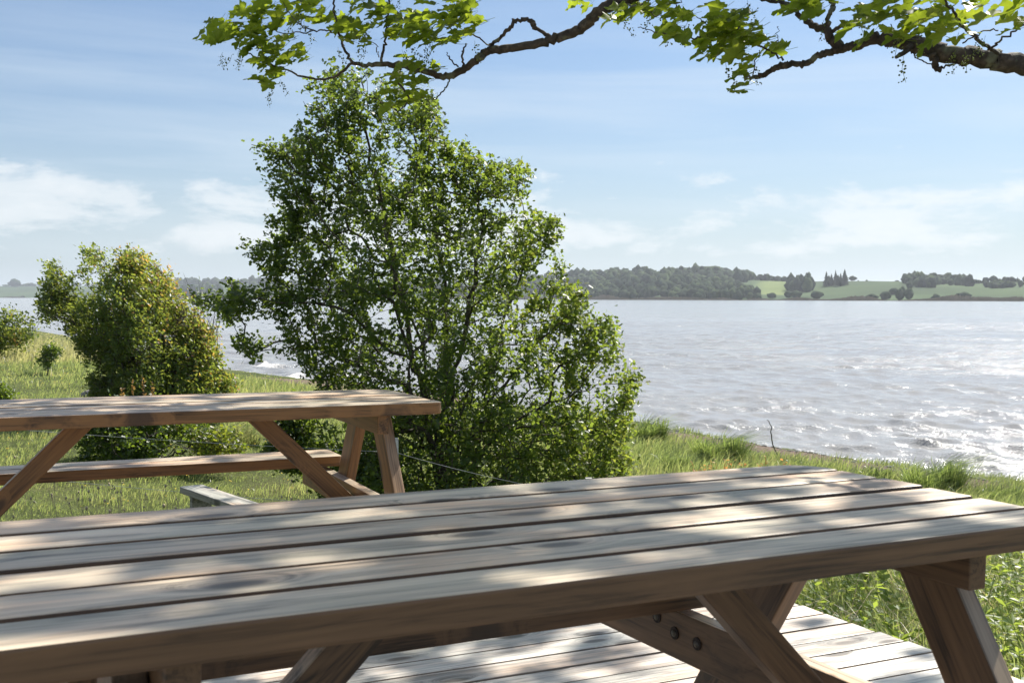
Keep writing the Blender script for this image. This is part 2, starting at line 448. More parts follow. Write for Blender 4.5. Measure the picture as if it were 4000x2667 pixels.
M_REED = far_mat('far_reed', [(.3, (.12, .10, .06)), (.7, (.24, .19, .12))], .2)
M_WIRE = plain_mat('fence_wire', (.55, .55, .52), .4, .6)
M_STAKE = plain_mat('white_stake', (.62, .60, .55), .6)
M_ROCK = plain_mat('field_stone', (.22, .21, .19), .9, 0, .35, 6)
M_PITH = plain_mat('far_trunk', (.05, .04, .03), .9)

# ------------------------------------------------------------------ ground height
WATER_Z = -1.50
SHORE = np.array([(30, -14), (14, 4), (9.6, 11.8), (7.1, 15.4), (5.9, 16.9), (5.0, 18.5), (4.0, 20.3), (3.0, 22.2), (-1, 27.5), (-6.2, 34.0), (-10.8, 41), (-25, 66), (-46, 102), (-80, 140), (-160, 190)], float)


def shore_dist(x, y):
    """signed distance to the waterline, positive inland"""
    x = np.asarray(x, float); y = np.asarray(y, float); best = np.full(x.shape, 1e9); sg = np.ones(x.shape)
    for (ax, ay), (bx, by) in zip(SHORE[:-1], SHORE[1:]):
        dx, dy = bx - ax, by - ay; t = np.clip(((x - ax) * dx + (y - ay) * dy) / (dx * dx + dy * dy), 0, 1)
        qx, qy = ax + t * dx - x, ay + t * dy - y; d = np.hypot(qx, qy)
        s = np.sign((bx - ax) * (y - ay) - (by - ay) * (x - ax)); m = d < best
        best = np.where(m, d, best); sg = np.where(m, s, sg)
    return best * sg


def shore_wob(x, y):
    return shore_dist(x, y) + .45 * np.sin(x * 1.7 + y * .9) * .5 + .3 * np.sin(x * 4.1 - y * 3.3) * .4


def ground_z(x, y):
    x = np.asarray(x, float); y = np.asarray(y, float)
    D = shore_wob(x, y)
    z = np.interp(D, [-30, -3, -.6, 0, .35, 1.0, 2.6, 6, 12, 25], [-4, -2.0, -1.62, -1.5, -1.36, -1.24, -1.12, -.86, -.66, -.6])
    near = np.exp(-(((x - 2.6) ** 2) + (y - 3.2) ** 2) / 7.0)
    z = z + near * .34
    z = z + .035 * np.sin(x * .9 + 1.1 * np.sin(y * .7)) * np.clip(D, 0, 1) + .02 * np.sin(x * 3.1 + y * 2.3) * np.clip(D, 0, 1)
    return z


def soil_amount(x, y):
    D = shore_wob(x, y)
    s = np.exp(-((D - 2.0) / 1.2) ** 2) * (1.05 + .40 * np.sin(x * 1.9 + y * .6 + .8))
    s = np.where(D < .25, 0.75, s)
    far = np.clip((y - 28) / 10, 0, 1)
    return np.clip(s * (1 - far), 0, 1)


def build_ground():
    xs = np.concatenate([np.linspace(-170, -32, 40), np.linspace(-30, -8, 60), np.linspace(-7.8, 12, 150), np.linspace(12.5, 34, 30)])
    ys = np.concatenate([np.linspace(-14, 2.5, 30), np.linspace(2.7, 30, 180), np.linspace(30.6, 60, 50), np.linspace(62, 200, 50)])
    X, Y = np.meshgrid(xs, ys); Z = ground_z(X.ravel(), Y.ravel())
    V = np.c_[X.ravel(), Y.ravel(), Z]; nx = len(xs)
    i, j = np.meshgrid(np.arange(len(ys) - 1), np.arange(nx - 1), indexing='ij'); a = (i * nx + j).ravel()
    F = np.c_[a, a + 1, a + nx + 1, a + nx]
    o = obj('ground', mesh_np('ground', V, F, M_GROUND, {'soil': soil_amount(V[:, 0], V[:, 1])}, True))
    tag(o, kind='structure')


def build_water():
    ta = np.linspace(-.66, .66, 470); rows = [11.5]
    while rows[-1] < 140: rows.append(rows[-1] * 1.0037)
    while rows[-1] < 5200: rows.append(rows[-1] * 1.03)
    ys = np.array(rows); Y, A = np.meshgrid(ys, ta, indexing='ij'); X = (A * Y).ravel(); Y = Y.ravel()
    sp = np.maximum(Y * (1.32 / 470) * .8, Y * .0037)
    H = np.zeros_like(X); DX = np.zeros_like(X); DY = np.zeros_like(X)
    r = np.random.default_rng(4); base = math.atan2(-.62, -.78)
    D = -shore_wob(X, Y)                      # positive out on the water
    near = Y < 150
    for k in range(90):
        lam = .24 * (9.0 ** r.uniform(0, 1)); th = base + r.normal(0, .55); kx, ky = math.cos(th), math.sin(th)
        amp = .0052 * lam ** .85 * (1 if lam < 1.0 else .55); ph = r.uniform(0, 6.283); w = 2 * math.pi / lam
        att = np.clip(lam / (2.4 * sp) - .6, 0, 1)
        g = 1 + .7 * np.sin(X * r.uniform(.05, .2) + Y * r.uniform(.05, .2) + ph)      # groups
        p = w * (kx * X + ky * Y) + ph
        H += amp * att * g * np.cos(p); DX -= kx * amp * att * g * 1.05 * np.sin(p); DY -= ky * amp * att * g * 1.05 * np.sin(p)
    # small breakers running along the shore
    foam = np.zeros_like(X)
    t = np.array([-.54, .84])
    for (cx_, cy_, ln, hgt, wd, fo) in [(5.8, 19.0, 1.0, .05, .16, 0), (6.55, 18.9, .8, .05, .15, .1), (7.6, 17.6, 1.5, .17, .24, 1.15), (7.35, 19.7, .9, .12, .2, .35), (8.6, 18.9, .8, .08, .2, .1),
                                        (4.9, 21.5, .5, .06, .16, .2), (4.1, 22.6, .5, .05, .16, 0.3), (5.3, 22.6, .6, .06, .17, .0), (8.2, 22.5, 1.0, .09, .24, .1), (9.9, 20.5, 1.2, .09, .24, .2),
                                        (3.2, 24.2, .5, .06, .18, .4), (6.6, 25.5, .9, .07, .2, 0), (10.5, 25, 1.1, .09, .25, 0.1), (-7.2, 37, 1.8, .11, .3, .9), (-5.5, 37.5, 1.6, .10, .3, .7), (-9.5, 43, 2.0, .13, .3, .9), (-5.0, 41, 1.6, .12, .3, .6)]:
        dx, dy = X - cx_, Y - cy_; al = dx * t[0] + dy * t[1]; ac = dx * t[1] - dy * t[0] + .10 * np.sin(al * 3.1 + cx_) - .06 * al * al
        e = np.exp(-(al / ln) ** 2); front = np.where(ac < 0, np.exp(-(ac / (wd * .55)) ** 2), np.exp(-(ac / (wd * 1.6)) ** 2))
        H += hgt * .95 * e * front
        if fo: foam = np.maximum(foam, fo * e * np.exp(-((ac + wd * .5) / (wd * 1.3)) ** 2) * np.where(al < 0, 1.15, .55))
    shore_f = np.exp(-(np.clip(D, 0, None) / .45) ** 2) * (D > -.5) * .52 * (Y < 60)
    foam = np.maximum(foam, shore_f)
    crest = np.clip((H - .075) / .06, 0, 1) * .42
    foam = np.maximum(foam, crest)
    damp = np.clip(D / 1.2 + .25, .1, 1); H *= damp
    V = np.c_[X + DX, Y + DY, WATER_Z + H]; nx = len(ta)
    i, j = np.meshgrid(np.arange(len(ys) - 1), np.arange(nx - 1), indexing='ij'); a = (i * nx + j).ravel()
    F = np.c_[a, a + 1, a + nx + 1, a + nx]
    o = obj('water', mesh_np('water', V, F, M_WATER, {'foam': foam}, True)); tag(o, kind='structure')


# ------------------------------------------------------------------ far shore
SHORE_PX = [-700, 0, 1000, 1800, 2600, 3300, 4000, 4700]
SHORE_DS = [2500, 2200, 1500, 1050, 850, 720, 620, 540]
RIDGE_PX = [-700, 0, 250, 550, 720, 1050, 1300, 1900, 2240, 2400, 2650, 2800, 2930, 3080, 3280, 3530, 3700, 3800, 4000, 4700]
RIDGE_PY = [1118, 1117, 1116, 1114, 1112, 1108, 1106, 1104, 1098, 1085, 1078, 1078, 1092, 1099, 1098, 1099, 1107, 1106, 1098, 1095]


def far_xy(px, t):
    ds = np.interp(px, SHORE_PX, SHORE_DS); d = ds * (1 + .42 * t); return (np.asarray(px) - CX) / FPX * d, d


def far_z(px, t):
    _, dr = far_xy(px, 1.0); zr = (HORIZON - np.interp(px, RIDGE_PX, RIDGE_PY)) / FPX * dr + CAM_Z
    tt = np.clip(t, 0, 1); s = tt * tt * (3 - 2 * tt) * .6 + tt * .4
    # a second, lower swell in front on the right
    z = WATER_Z - .3 + (zr - WATER_Z) * s * (1 + .16 * np.sin(np.asarray(px) / 190.0 + 3 * tt) * tt * (1 - tt) * 4)
    return z - np.clip(t - 1, 0, 9) * 14


def build_hills():
    pxs = np.linspace(-700, 4700, 360); ts = np.concatenate([np.linspace(-.02, 1.1, 40), np.linspace(1.2, 2.6, 8)])
    P, T = np.meshgrid(pxs, ts); P = P.ravel(); T = T.ravel(); X, Y = far_xy(P, T); Z = far_z(P, T)
    V = np.c_[X, Y, Z]; nx = len(pxs)
    i, j = np.meshgrid(np.arange(len(ts) - 1), np.arange(nx - 1), indexing='ij'); a = (i * nx + j).ravel()
    tint = .12 + .14 * np.sin(P / 130. + np.floor(T * 3.2) * 2.1) + .75 * np.exp(-((P - 3020) / 70.) ** 4) * (T > .3)  # last term paints a sunlit patch onto the field
    o = obj('hills', mesh_np('hills', V, np.c_[a, a + 1, a + nx + 1, a + nx], M_FIELD, {'tint': tint}, True)); tag(o, kind='structure')


def ico_crown(seed, subdiv=2, squash=.85, amp=.22):
    bm = bmesh.new(); bmesh.ops.create_icosphere(bm, subdivisions=subdiv, radius=1)
    for v in bm.verts:
        n = mnoise.noise(v.co * 1.6 + Vector((seed * 7.3, 0, 0))) * amp * 1.8 + mnoise.noise(v.co * 4.4 + Vector((0, seed * 3.1, 0))) * amp
        v.co *= 1 + n
        v.co.z *= squash
    V = np.array([v.co[:] for v in bm.verts]); F = np.array([[l.vert.index for l in f.loops] for f in bm.faces]); bm.free(); return V, F


def fir_crown(seed):
    r = np.random.default_rng(seed); T = Tris(); h = 0
    for k in range(7):
        f = k / 7; rad = (1 - f) * .42 + .05; z0 = f * 1.0 ; n = 9
        a = np.arange(n) * 2 * np.pi / n; rr = rad * r.uniform(.65, 1.2, n)
        V = np.vstack([np.c_[np.cos(a) * rr, np.sin(a) * rr, np.full(n, z0) + r.uniform(-.03, .03, n)], [[0, 0, z0 + .30]]])
        T.add(V, [[i, (i + 1) % n, n] for i in range(n)])
    return np.vstack(T.V), np.vstack(T.F)


CROWNS = [ico_crown(s, 2, q) for s, q in zip(range(7), (.85, .95, 1.1, .8, 1.0, .9, 1.2))]
FIRS = [fir_crown(s) for s in range(4)]
CROWN_ME = [mesh_np('crown', V, F, M_CROWN, {'tint': np.full(len(V), .5)}, False) for V, F in CROWNS]
FIR_ME = [mesh_np('crown', V, F, M_FIR, {'tint': np.full(len(V), .5)}) for V, F in FIRS]
_v, _f = tube([(0, 0, -.2), (0, 0, .5), (0, 0, 1)], [.06, .05, .03], 6)
TRUNK_ME = mesh_np('trunk', _v, _f, M_PITH)


def far_tree(px, t, w_px, h_px, label, kind='round', group=None, cat='tree', name='tree'):
    x, d = far_xy(px, t); z = float(far_z(px, t)); m = d / FPX; w, h = w_px * m, h_px * m
    e = empty(name, (x, d, z)); tag(e, label, cat, group)
    tr = obj('trunk', TRUNK_ME, e); tr.scale = (h * .5, h * .5, h * .7)
    i = random.randrange(7)
    if kind == 'fir': c = obj('crown', FIR_ME[i % 4], e, (0, 0, h * .06)); c.scale = (w * 1.1, w * 1.1, h * .8)
    elif kind == 'pine': c = obj('crown', CROWN_ME[i], e, (0, 0, h * .80)); c.scale = (w * .36, w * .36, h * .17); c.data = CROWN_ME[i]
    else: c = obj('crown', CROWN_ME[i], e, (0, 0, h * .54)); c.scale = (w * .5, w * .5, h * .5)
    c.rotation_euler = (0, 0, random.uniform(0, 6.28))
    return e


def wood(name, label, spots, group=None):
    """far-off wood that reads as one mass: crowns joined. spots = (px, t, w_px, h_px, fir?)"""
    T = Tris()
    for px, t, w, h, fir in spots:
        x, d = far_xy(px, t); z = float(far_z(px, t)); m = d / FPX
        V, F = (FIRS if fir else CROWNS)[random.randrange(4 if fir else 7)]; a = random.uniform(0, 6.28); c, s = math.cos(a), math.sin(a)
        W = V @ np.array([[c, s, 0], [-s, c, 0], [0, 0, 1]])
        if fir: W = W * np.array([w * m, w * m, h * m * .8])
        else: W = W * np.array([w * m * .5, w * m * .5, h * m * .55]) + [0, 0, h * m * .45]
        T.add(W + [x, d, z], F, random.random())
    o = obj(name, T.mesh(name, M_CROWN)); tag(o, label, 'wood', group, 'stuff'); return o


def build_far():
    rr = random.Random(3)
    sp = []
    for k in range(760):                                    # the big wooded hill
        px = rr.uniform(2150, 2980); t = rr.uniform(.03, 1.05)
        edge = np.interp(t, [0, .3, .6, 1], [2990, 2940, 2830, 2960])
        if px > edge: continue
        if 2540 < px < 2610 and t < .12: continue
        s = rr.uniform(.7, 1.25); sp.append((px, t, 34 * s, 33 * s * rr.uniform(.8, 1.2), False))
    wood('broadleaf_wood', 'dark broadleaf wood covering the hill across the water, right of the hawthorn tree', sp)
    sp = [(px, rr.uniform(.98, 1.08), rr.uniform(16, 30), rr.uniform(16, 28), rr.random() < .3) for px in np.linspace(2930, 3090, 22)]
    wood('hedgerow', 'thin row of trees along the skyline above the bright field', sp)
    sp = []
    for k in range(95):
        px = rr.uniform(3535, 3790); t = rr.uniform(.55, 1.0)
        if px > 3650 and t < .75: continue
        s = rr.uniform(.7, 1.2); sp.append((px, t, 34 * s, 36 * s, False))
    wood('copse', 'long rounded copse on the far right hill', sp)
    sp = [(rr.uniform(3840, 3960), rr.uniform(.62, .8), rr.uniform(18, 28), rr.uniform(16, 26), False) for k in range(26)]
    wood('copse', 'low dark thicket on the slope at the far right edge', sp)
    sp = [(rr.uniform(3800, 4060), rr.uniform(.97, 1.05), rr.uniform(14, 30), rr.uniform(12, 26), rr.random() < .2) for k in range(26)]
    wood('hedgerow', 'broken tree line on the skyline at the far right', sp)
    sp = [(rr.uniform(3290, 3560), rr.uniform(1.15, 1.3), rr.uniform(12, 18), rr.uniform(14, 22), rr.random() < .5) for k in range(24)]
    wood('hedgerow', 'faint distant tree tops peeping over the right-hand field', sp)
    sp = [(rr.uniform(3085, 3165), rr.uniform(.45, .62), rr.uniform(28, 42), rr.uniform(46, 62), False) for k in range(22)]
    wood('copse', 'compact dark tree clump in the middle of the bright field', sp)
    sp = [(rr.uniform(690, 880), rr.uniform(.1, .35), rr.uniform(26, 40), rr.uniform(28, 44), False) for k in range(36)]
    wood('copse', 'dark copse by the water between the red-tipped bush and the hawthorn', sp)
    sp = [(rr.uniform(680, 1100), rr.uniform(.9, 1.06), rr.uniform(18, 34), rr.uniform(16, 30), rr.random() < .2) for k in range(60)]
    wood('hedgerow', 'bluish tree belt on the skyline left of the hawthorn', sp)
    sp = [(rr.uniform(900, 1320), rr.uniform(.25, .7), rr.uniform(22, 36), rr.uniform(18, 32), False) for k in range(46)]
    wood('copse', 'scattered far trees seen through the left edge of the hawthorn', sp)
    sp = [(rr.uniform(1300, 2200), rr.uniform(.1, 1.0), rr.uniform(30, 46), rr.uniform(28, 40), False) for k in range(120)]
    wood('broadleaf_wood', 'far wood glimpsed behind the hawthorn crown', sp)
    sp = [(rr.uniform(-300, 560), rr.uniform(.95, 1.06), rr.uniform(14, 30), rr.uniform(6, 13), False) for k in range(60)]
    wood('hedgerow', 'thin low tree line on the skyline above the far left field', sp)
    # single trees and bushes that can be told apart
    far_tree(60, .8, 46, 26, 'round tree on the far left field near the picture edge')
    far_tree(165, .9, 34, 22, 'smaller of the two trees on the far left skyline')
    for k, px in enumerate((2660, 2690, 2722, 2740, 2798)):
        w, h = ((26, 34), (20, 30), (18, 26), (22, 34), (30, 34))[k]
        far_tree(px, .86, w, h + 18, ('tall pine standing leftmost above the wooded hill', 'thin pine second from left above the wooded hill', 'short pine in the middle above the wooded hill',
                 'pine second from right above the wooded hill', 'bushy pine standing rightmost above the wooded hill')[k], 'pine', 'pines above the wood')
    far_tree(3014, .10, 36, 26, 'lone dark bush at the foot of the bright field', cat='bush', name='bush')
    far_tree(3078, .14, 30, 30, 'leftmost of three bushes by the shore below the compact clump', cat='bush', name='bush')
    far_tree(3110, .10, 46, 36, 'middle and largest of three bushes by the shore below the compact clump', cat='bush', name='bush')
    far_tree(3190, .10, 46, 30, 'rightmost wide bush of the three below the compact clump', cat='bush', name='bush')
    firs = ((3226, 34, 62, 'leftmost fir of the dark group on the hill crest'), (3246, 30, 50, 'second fir from the left in the dark group on the crest'), (3262, 34, 62, 'middle fir of the dark group on the hill crest'),
            (3282, 30, 54, 'fourth fir from the left in the dark group on the crest'), (3298, 42, 66, 'rightmost and tallest fir of the dark group on the crest'), (3236, 40, 42, 'low fir filling the left foot of the dark group'),
            (3272, 42, 46, 'low fir filling the middle foot of the dark group'))
    for k, (px, w, h, l) in enumerate(firs): far_tree(px, .62 + .02 * (k % 3), w, h, l, 'fir', 'firs on the hill crest')
    far_tree(3330, .95, 30, 20, 'small round tree on the skyline right of the firs')
    for px, t, w, h, l in ((3347, .08, 16, 10, 'tiny shore bush left of the paired bushes under the wide field'), (3372, .08, 12, 9, 'tiniest shore bush below the wide field'), (3406, .07, 46, 26, 'left wide bush of the pair on the shore under the field'),
                           (3458, .10, 42, 30, 'right bush of the pair on the shore under the field'), (3524, .22, 30, 36, 'upper round tree above the twin trees by the shore'), (3515, .08, 34, 40, 'left of the twin round trees by the shore'),
                           (3548, .08, 36, 42, 'right of the twin round trees by the shore'), (3552, .45, 26, 34, 'slim tree at the left end of the long copse'), (3490, .30, 34, 24, 'blurred bush on the field left of the twin trees'),
                           (3655, .07, 34, 22, 'low shore bush right of the twin trees'), (3710, .07, 36, 20, 'low flat shore bush beside the dome-shaped one'), (3762, .10, 54, 34, 'dome-shaped dark bush on the far right shore'),
                           (3900, .07, 20, 11, 'tiny shore bush at the far right'), (3878, .97, 34, 30, 'round tree on the skyline at the far right'), (3985, .7, 18, 26, 'small slope tree at the right picture edge')):
        far_tree(px, t, w, h, l, cat='bush' if 'bush' in l else 'tree', name='bush' if 'bush' in l else 'tree')
    for px, t, w, h, l in ((2330, .04, 26, 30, 'pale bushy tree at the foot of the wooded hill, leftmost'), (2425, .05, 26, 36, 'upright pale tree at the foot of the wooded hill'), (2470, .05, 26, 30, 'second pale tree at the foot of the wooded hill'),
                           (2538, .10, 30, 44, 'round pale tree beside the gap in the wooded hill'), (2725, .03, 40, 32, 'rounded shore tree below the wooded hill, near its right part'), (90, .03, 16, 8, 'low shrub on the far left shore')):
        far_tree(px, t, w, h, l)
    # reeds along the far waterline
    T = Tris(); pxs = np.linspace(-700, 4700, 1500)
    hh = (2.0 + 1.2 * vnoise(np.c_[pxs, pxs * 0], .01, 2)) * np.interp(pxs, [-700, 1000, 2600, 4700], [1.6, 1.3, 1, .9]) * rng.uniform(.8, 1.15, len(pxs))
    x0, y0 = far_xy(pxs, -.004); x1, y1 = far_xy(pxs, .012); zb = np.full(len(pxs), WATER_Z - .2)
    zt = WATER_Z + hh; n = len(pxs)
    V = np.vstack([np.c_[x0, y0, zb], np.c_[x0, y0, zt], np.c_[x1, y1, zt], np.c_[x1, y1, zb]]); i = np.arange(n - 1)
    F = np.vstack([np.c_[i + a * n, i + 1 + a * n, i + 1 + b * n] for a, b in ((0, 1), (1, 2), (2, 3))] + [np.c_[i + a * n, i + 1 + b * n, i + b * n] for a, b in ((0, 1), (1, 2), (2, 3))])
    T.add(V, F, .5); o = obj('reed_bed', T.mesh('reed_bed', M_REED)); tag(o, 'strip of brown reeds along the opposite shore', 'reeds', kind='stuff')


# ------------------------------------------------------------------ planks, tables, deck
def outline_plank(L, W, T, rounds=(0, 0, 0, 0), bev=.004):
    """plank with x length centred, y width centred, top at z=T/2; rounds = plan radii at (-x-y, +x-y, +x+y, -x+y)"""
    bm = bmesh.new(); pts = []
    for (sx, sy, a0), r in zip(((-1, -1, 180), (1, -1, 270), (1, 1, 0), (-1, 1, 90)), rounds):
        if r <= 0: pts.append((sx * L / 2, sy * W / 2)); continue
        for k in range(7):
            a = R(a0 + k * 15); pts.append((sx * (L / 2 - r) + r * math.cos(a), sy * (W / 2 - r) + r * math.sin(a)))
    vs = [bm.verts.new((x, y, -T / 2)) for x, y in pts]; f = bm.faces.new(list(reversed(vs)))
    top = bmesh.ops.extrude_face_region(bm, geom=[f]); bmesh.ops.translate(bm, vec=(0, 0, T), verts=[v for v in top['geom'] if isinstance(v, bmesh.types.BMVert)])
    bm.normal_update()
    bmesh.ops.recalc_face_normals(bm, faces=bm.faces)
    es = [e for e in bm.edges if len(e.link_faces) == 2 and e.calc_face_angle(0) > .6]
    bmesh.ops.bevel(bm, geom=es, offset=bev, segments=2, affect='EDGES', profile=.6)
    return bm


def plank(name, L, W, T, mat, parent=None, loc=(0, 0, 0), rot=None, rounds=(0, 0, 0, 0), bev=.004, mat4=None, warp=0.0):
    bm = outline_plank(L, W, T, rounds, bev)
    if warp:
        ph = random.uniform(0, 6)
        for v in bm.verts: v.co.z += warp * math.sin(v.co.x * 1.7 + ph)
    me = bpy.data.meshes.new(name); bm.to_mesh(me); bm.free(); me.materials.append(mat)
    for p in me.polygons: p.use_smooth = False
    o = obj(name, me, parent, loc, rot)
    if mat4 is not None: o.matrix_local = mat4
    return o


def beam_between(name, a, b, W, T, mat, parent, wdir, ext=0.0, bev=.004):
    """plank from a to b (parent space); its width W lies along wdir"""
    a, b = Vector(a), Vector(b); x = (b - a).normalized(); z = x.cross(Vector(wdir)).normalized(); y = z.cross(x)
    m = Matrix((x, y, z)).transposed().to_4x4(); m.translation = (a + b) / 2
    return plank(name, (b - a).length + ext, W, T, mat, parent, mat4=m, bev=bev)


def bolt(parent, loc, axis_rot=(R(90), 0, 0)):
    bm = bmesh.new(); bmesh.ops.create_cone(bm, cap_ends=True, segments=18, radius1=.016, radius2=.016, depth=.004)
    bmesh.ops.create_uvsphere(bm, u_segments=12, v_segments=6, radius=.009, matrix=Matrix.Translation((0, 0, .002)) @ Matrix.Scale(.6, 4, (0, 0, 1)))
    me = bpy.data.meshes.new('bolt'); bm.to_mesh(me); bm.free(); me.materials.append(M_BOLT); me.materials.append(M_HOLE)
    for p in me.polygons: p.material_index = 1 if len(p.vertices) > 4 or abs(p.center.z) <= .0021 and p.center.xy.length > .012 else 0
    return obj('bolt', me, parent, loc, axis_rot)


def make_table(loc, az, tilt_u, tilt_v, L, mat, label, group, inset=.32):
    """local x runs along the boards (0 at the right end), y away from the camera, z = 0 at the table top"""
    e = empty('picnic_table', loc); tag(e, label, 'picnic table', group)
    u = Vector((math.sin(az), math.cos(az), -tilt_u)).normalized(); v = Vector((-math.cos(az), math.sin(az), -tilt_v))
    v = (v - u * v.dot(u)).normalized(); w = u.cross(v)
    e.matrix_world = Matrix.Translation(loc) @ Matrix((u, v, w)).transposed().to_4x4()
    W, GAP, TH = .1100, .0182, .047; pitch = W + GAP
    for k in range(6):
        rd = (0, 0, 0, 0)
        if k == 0: rd = (.035, .035, 0, 0)
        if k == 5: rd = (0, 0, .10, .10)
        dx = random.uniform(-.003, .003)
        plank('tabletop_board', L, W, TH, mat, e, (-L / 2 + dx, W / 2 + k * pitch, -TH / 2 + random.uniform(-.0012, .0012)), rounds=rd, bev=.005, warp=.0012)
    full = 5 * pitch + W
    BZ = -.315                                                    # bench top below the table top
    bx1, bx0 = -.17, -L + .17
    for k in range(2):
        rd = (0, .02, .0, 0) if k == 0 else (0, 0, .04, .04)
        plank('bench_board', bx1 - bx0, .12, .047, mat, e, ((bx0 + bx1) / 2, .86 + .06 + k * .128, BZ - .0235), rounds=rd, bev=.005)
    slope, H = .618, .745
    for xf, inner in ((-.190, -1), (-L + inset, 1)):
        plank('top_bearer', full - .06, .045, .075, mat, e, (xf + inner * .0465, full / 2 + .02, -TH - .0375 - .001), (0, 0, R(90)))
        xb = xf
        for s in (0, 1):
            yt, yb = .20 - slope * (TH - .11), .20 - slope * (H - .11)
            if s: yt, yb = full - yt, full - yb
            beam_between('leg', (xb, yt, -TH - .002), (xb, yb, -H), .118, .045, mat, e, (0, 1, 0))
        xc = xb + inner * .0465
        bb = plank('bench_bearer', 1.34, .045, .12, mat, e, (xc, full / 2 + .215, BZ - .047 - .075), (0, 0, R(90)))
        for yy, zz in ((.40, .026), (.325, .004), (.235, .002)):
            s = 1 if inner < 0 else -1
            bolt(bb, (yy, s * .0235, zz), (R(-90) * s, 0, 0))
        beam_between('brace', (xc + inner * .048, full / 2 - .0, BZ - .047 - .085), (xc + inner * (.048 + .40), full / 2, -TH - .004), .07, .045, mat, e, (0, 0, 1))
    return e


AZ_A, AZ_B, AZ_D = R(61.4), R(65.5), R(65.0)


def build_tables():
    f0 = np.array([math.sin(AZ_A), math.cos(AZ_A)]); v0 = np.array([-f0[1], f0[0]])
    s_end = 1.95; xy = f0 * s_end + v0 * 1.323
    z = CAM_Z - .39 - .0163 * s_end + .0064 * 1.323
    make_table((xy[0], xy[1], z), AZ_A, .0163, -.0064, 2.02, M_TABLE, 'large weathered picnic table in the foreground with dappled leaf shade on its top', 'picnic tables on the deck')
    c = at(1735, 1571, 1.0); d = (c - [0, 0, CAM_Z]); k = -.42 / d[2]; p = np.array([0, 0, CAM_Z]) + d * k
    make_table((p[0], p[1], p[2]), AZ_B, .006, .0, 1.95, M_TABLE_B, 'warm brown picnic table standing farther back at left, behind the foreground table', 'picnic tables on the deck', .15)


def line_x(p, d, q, e):
    """intersection of p+t d and q+s e"""
    A = np.array([[d[0], -e[0]], [d[1], -e[1]]]); t, s = np.linalg.solve(A, np.array(q) - np.array(p)); return t, s


def build_deck():
    deck = empty('deck', (0, 0, 0)); tag(deck, kind='structure')
    u = np.array([math.sin(AZ_D), math.cos(AZ_D)]); v = np.array([-u[1], u[0]])
    edge_p, edge_d = np.array([.925, 4.33]), np.array([-math.sin(R(29)), math.cos(R(29))])
    far_v = v @ np.array([-.80, 5.36]); pitch, W = .1215, .1125
    me_cache = {}
    for k in range(46):
        vc = far_v - W / 2 - k * pitch; p = v * vc
        t, s = line_x(p, u, edge_p, edge_d); end = t + random.uniform(-.003, .003)
        left = -4.6; L = end - left
        # joined from two lengths butted on a joist
        joint = left + .42 * L + (.9 if k % 2 else 0)
        for a, b in ((left, joint - .002), (joint + .002, end)):
            c = p + u * (a + b) / 2
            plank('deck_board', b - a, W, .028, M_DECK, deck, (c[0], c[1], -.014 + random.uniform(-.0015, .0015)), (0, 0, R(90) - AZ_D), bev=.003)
    # joists and the edge beam below the boards
    n = 46 * pitch
    for sx in (-4.3, -3.3, -2.3, -1.3, -.3, .9):
        c = u * sx + v * (far_v - n / 2)
        plank('joist', n - .1, .045, .12, M_DECK, deck, (c[0], c[1], -.09), (0, 0, R(180) - AZ_D), bev=.003)
    q0 = edge_p + edge_d * 1.2 - u * .05; q1 = edge_p - edge_d * 4.0 - u * .05; c = (q0 + q1) / 2
    plank('edge_beam', np.linalg.norm(q1 - q0), .045, .14, M_DECK, deck, (c[0], c[1], -.101), (0, 0, math.atan2(edge_d[1], edge_d[0])), bev=.003)
    # fixings: a pair of dark screws over each joist
    T = Tris(); a = np.arange(8) * np.pi / 4
    for k in range(46):
        for sx in (.9, -.3, -1.3, -2.3):
            for o_ in (-.035, .035):
                c = v * (far_v - W / 2 - k * pitch + o_) + u * (sx + random.uniform(-.006, .006)); r = .0038
                V = np.vstack([np.c_[c[0] + np.cos(a) * r, c[1] + np.sin(a) * r, np.full(8, .0022)], [[c[0], c[1], .0026]]])
                T.add(V, [[i, (i + 1) % 8, 8] for i in range(8)])
    o = obj('screw_heads', T.mesh('screw_heads', M_HOLE), deck); o['kind'] = 'stuff'


def deck_mask(x, y, margin=.02):
    u = np.array([math.sin(AZ_D), math.cos(AZ_D)]); v = np.array([-u[1], u[0]])
    far_v = v @ np.array([-.80, 5.36]); inside = (x * v[0] + y * v[1]) < far_v + margin
    nx, ny = math.cos(R(29)), math.sin(R(29)); side = (x - .925) * nx + (y - 4.33) * ny
    return inside & (side < margin)


def build_old_bench():
    e = empty('old_bench', (0, 0, 0)); tag(e, 'weathered grey plank bench standing in the grass between the two tables', 'bench')
    z = -.09; a = at(745, 1895, 1.0); d = a - [0, 0, CAM_Z]; k = (z - CAM_Z) / d[2]; p = np.array([0, 0, CAM_Z]) + d * k
    dirv = np.array([math.sin(R(142)), math.cos(R(142))]); L = 1.15; c = p[:2] + dirv * L / 2
    e.location = (c[0], c[1], z); e.rotation_euler = (0, 0, math.atan2(dirv[1], dirv[0]))
    plank('seat', L, .15, .042, M_OLD, e, (0, 0, -.021), bev=.004)
    for s in (-1, 1):
        gz = float(ground_z(c[0] + dirv[0] * s * (L / 2 - .16), c[1] + dirv[1] * s * (L / 2 - .16))) - z
        plank('leg', .045, .13, abs(gz) + .05 - .043, M_OLD, e, (s * (L / 2 - .16), 0, (gz - .05 - .043) / 2), bev=.003)


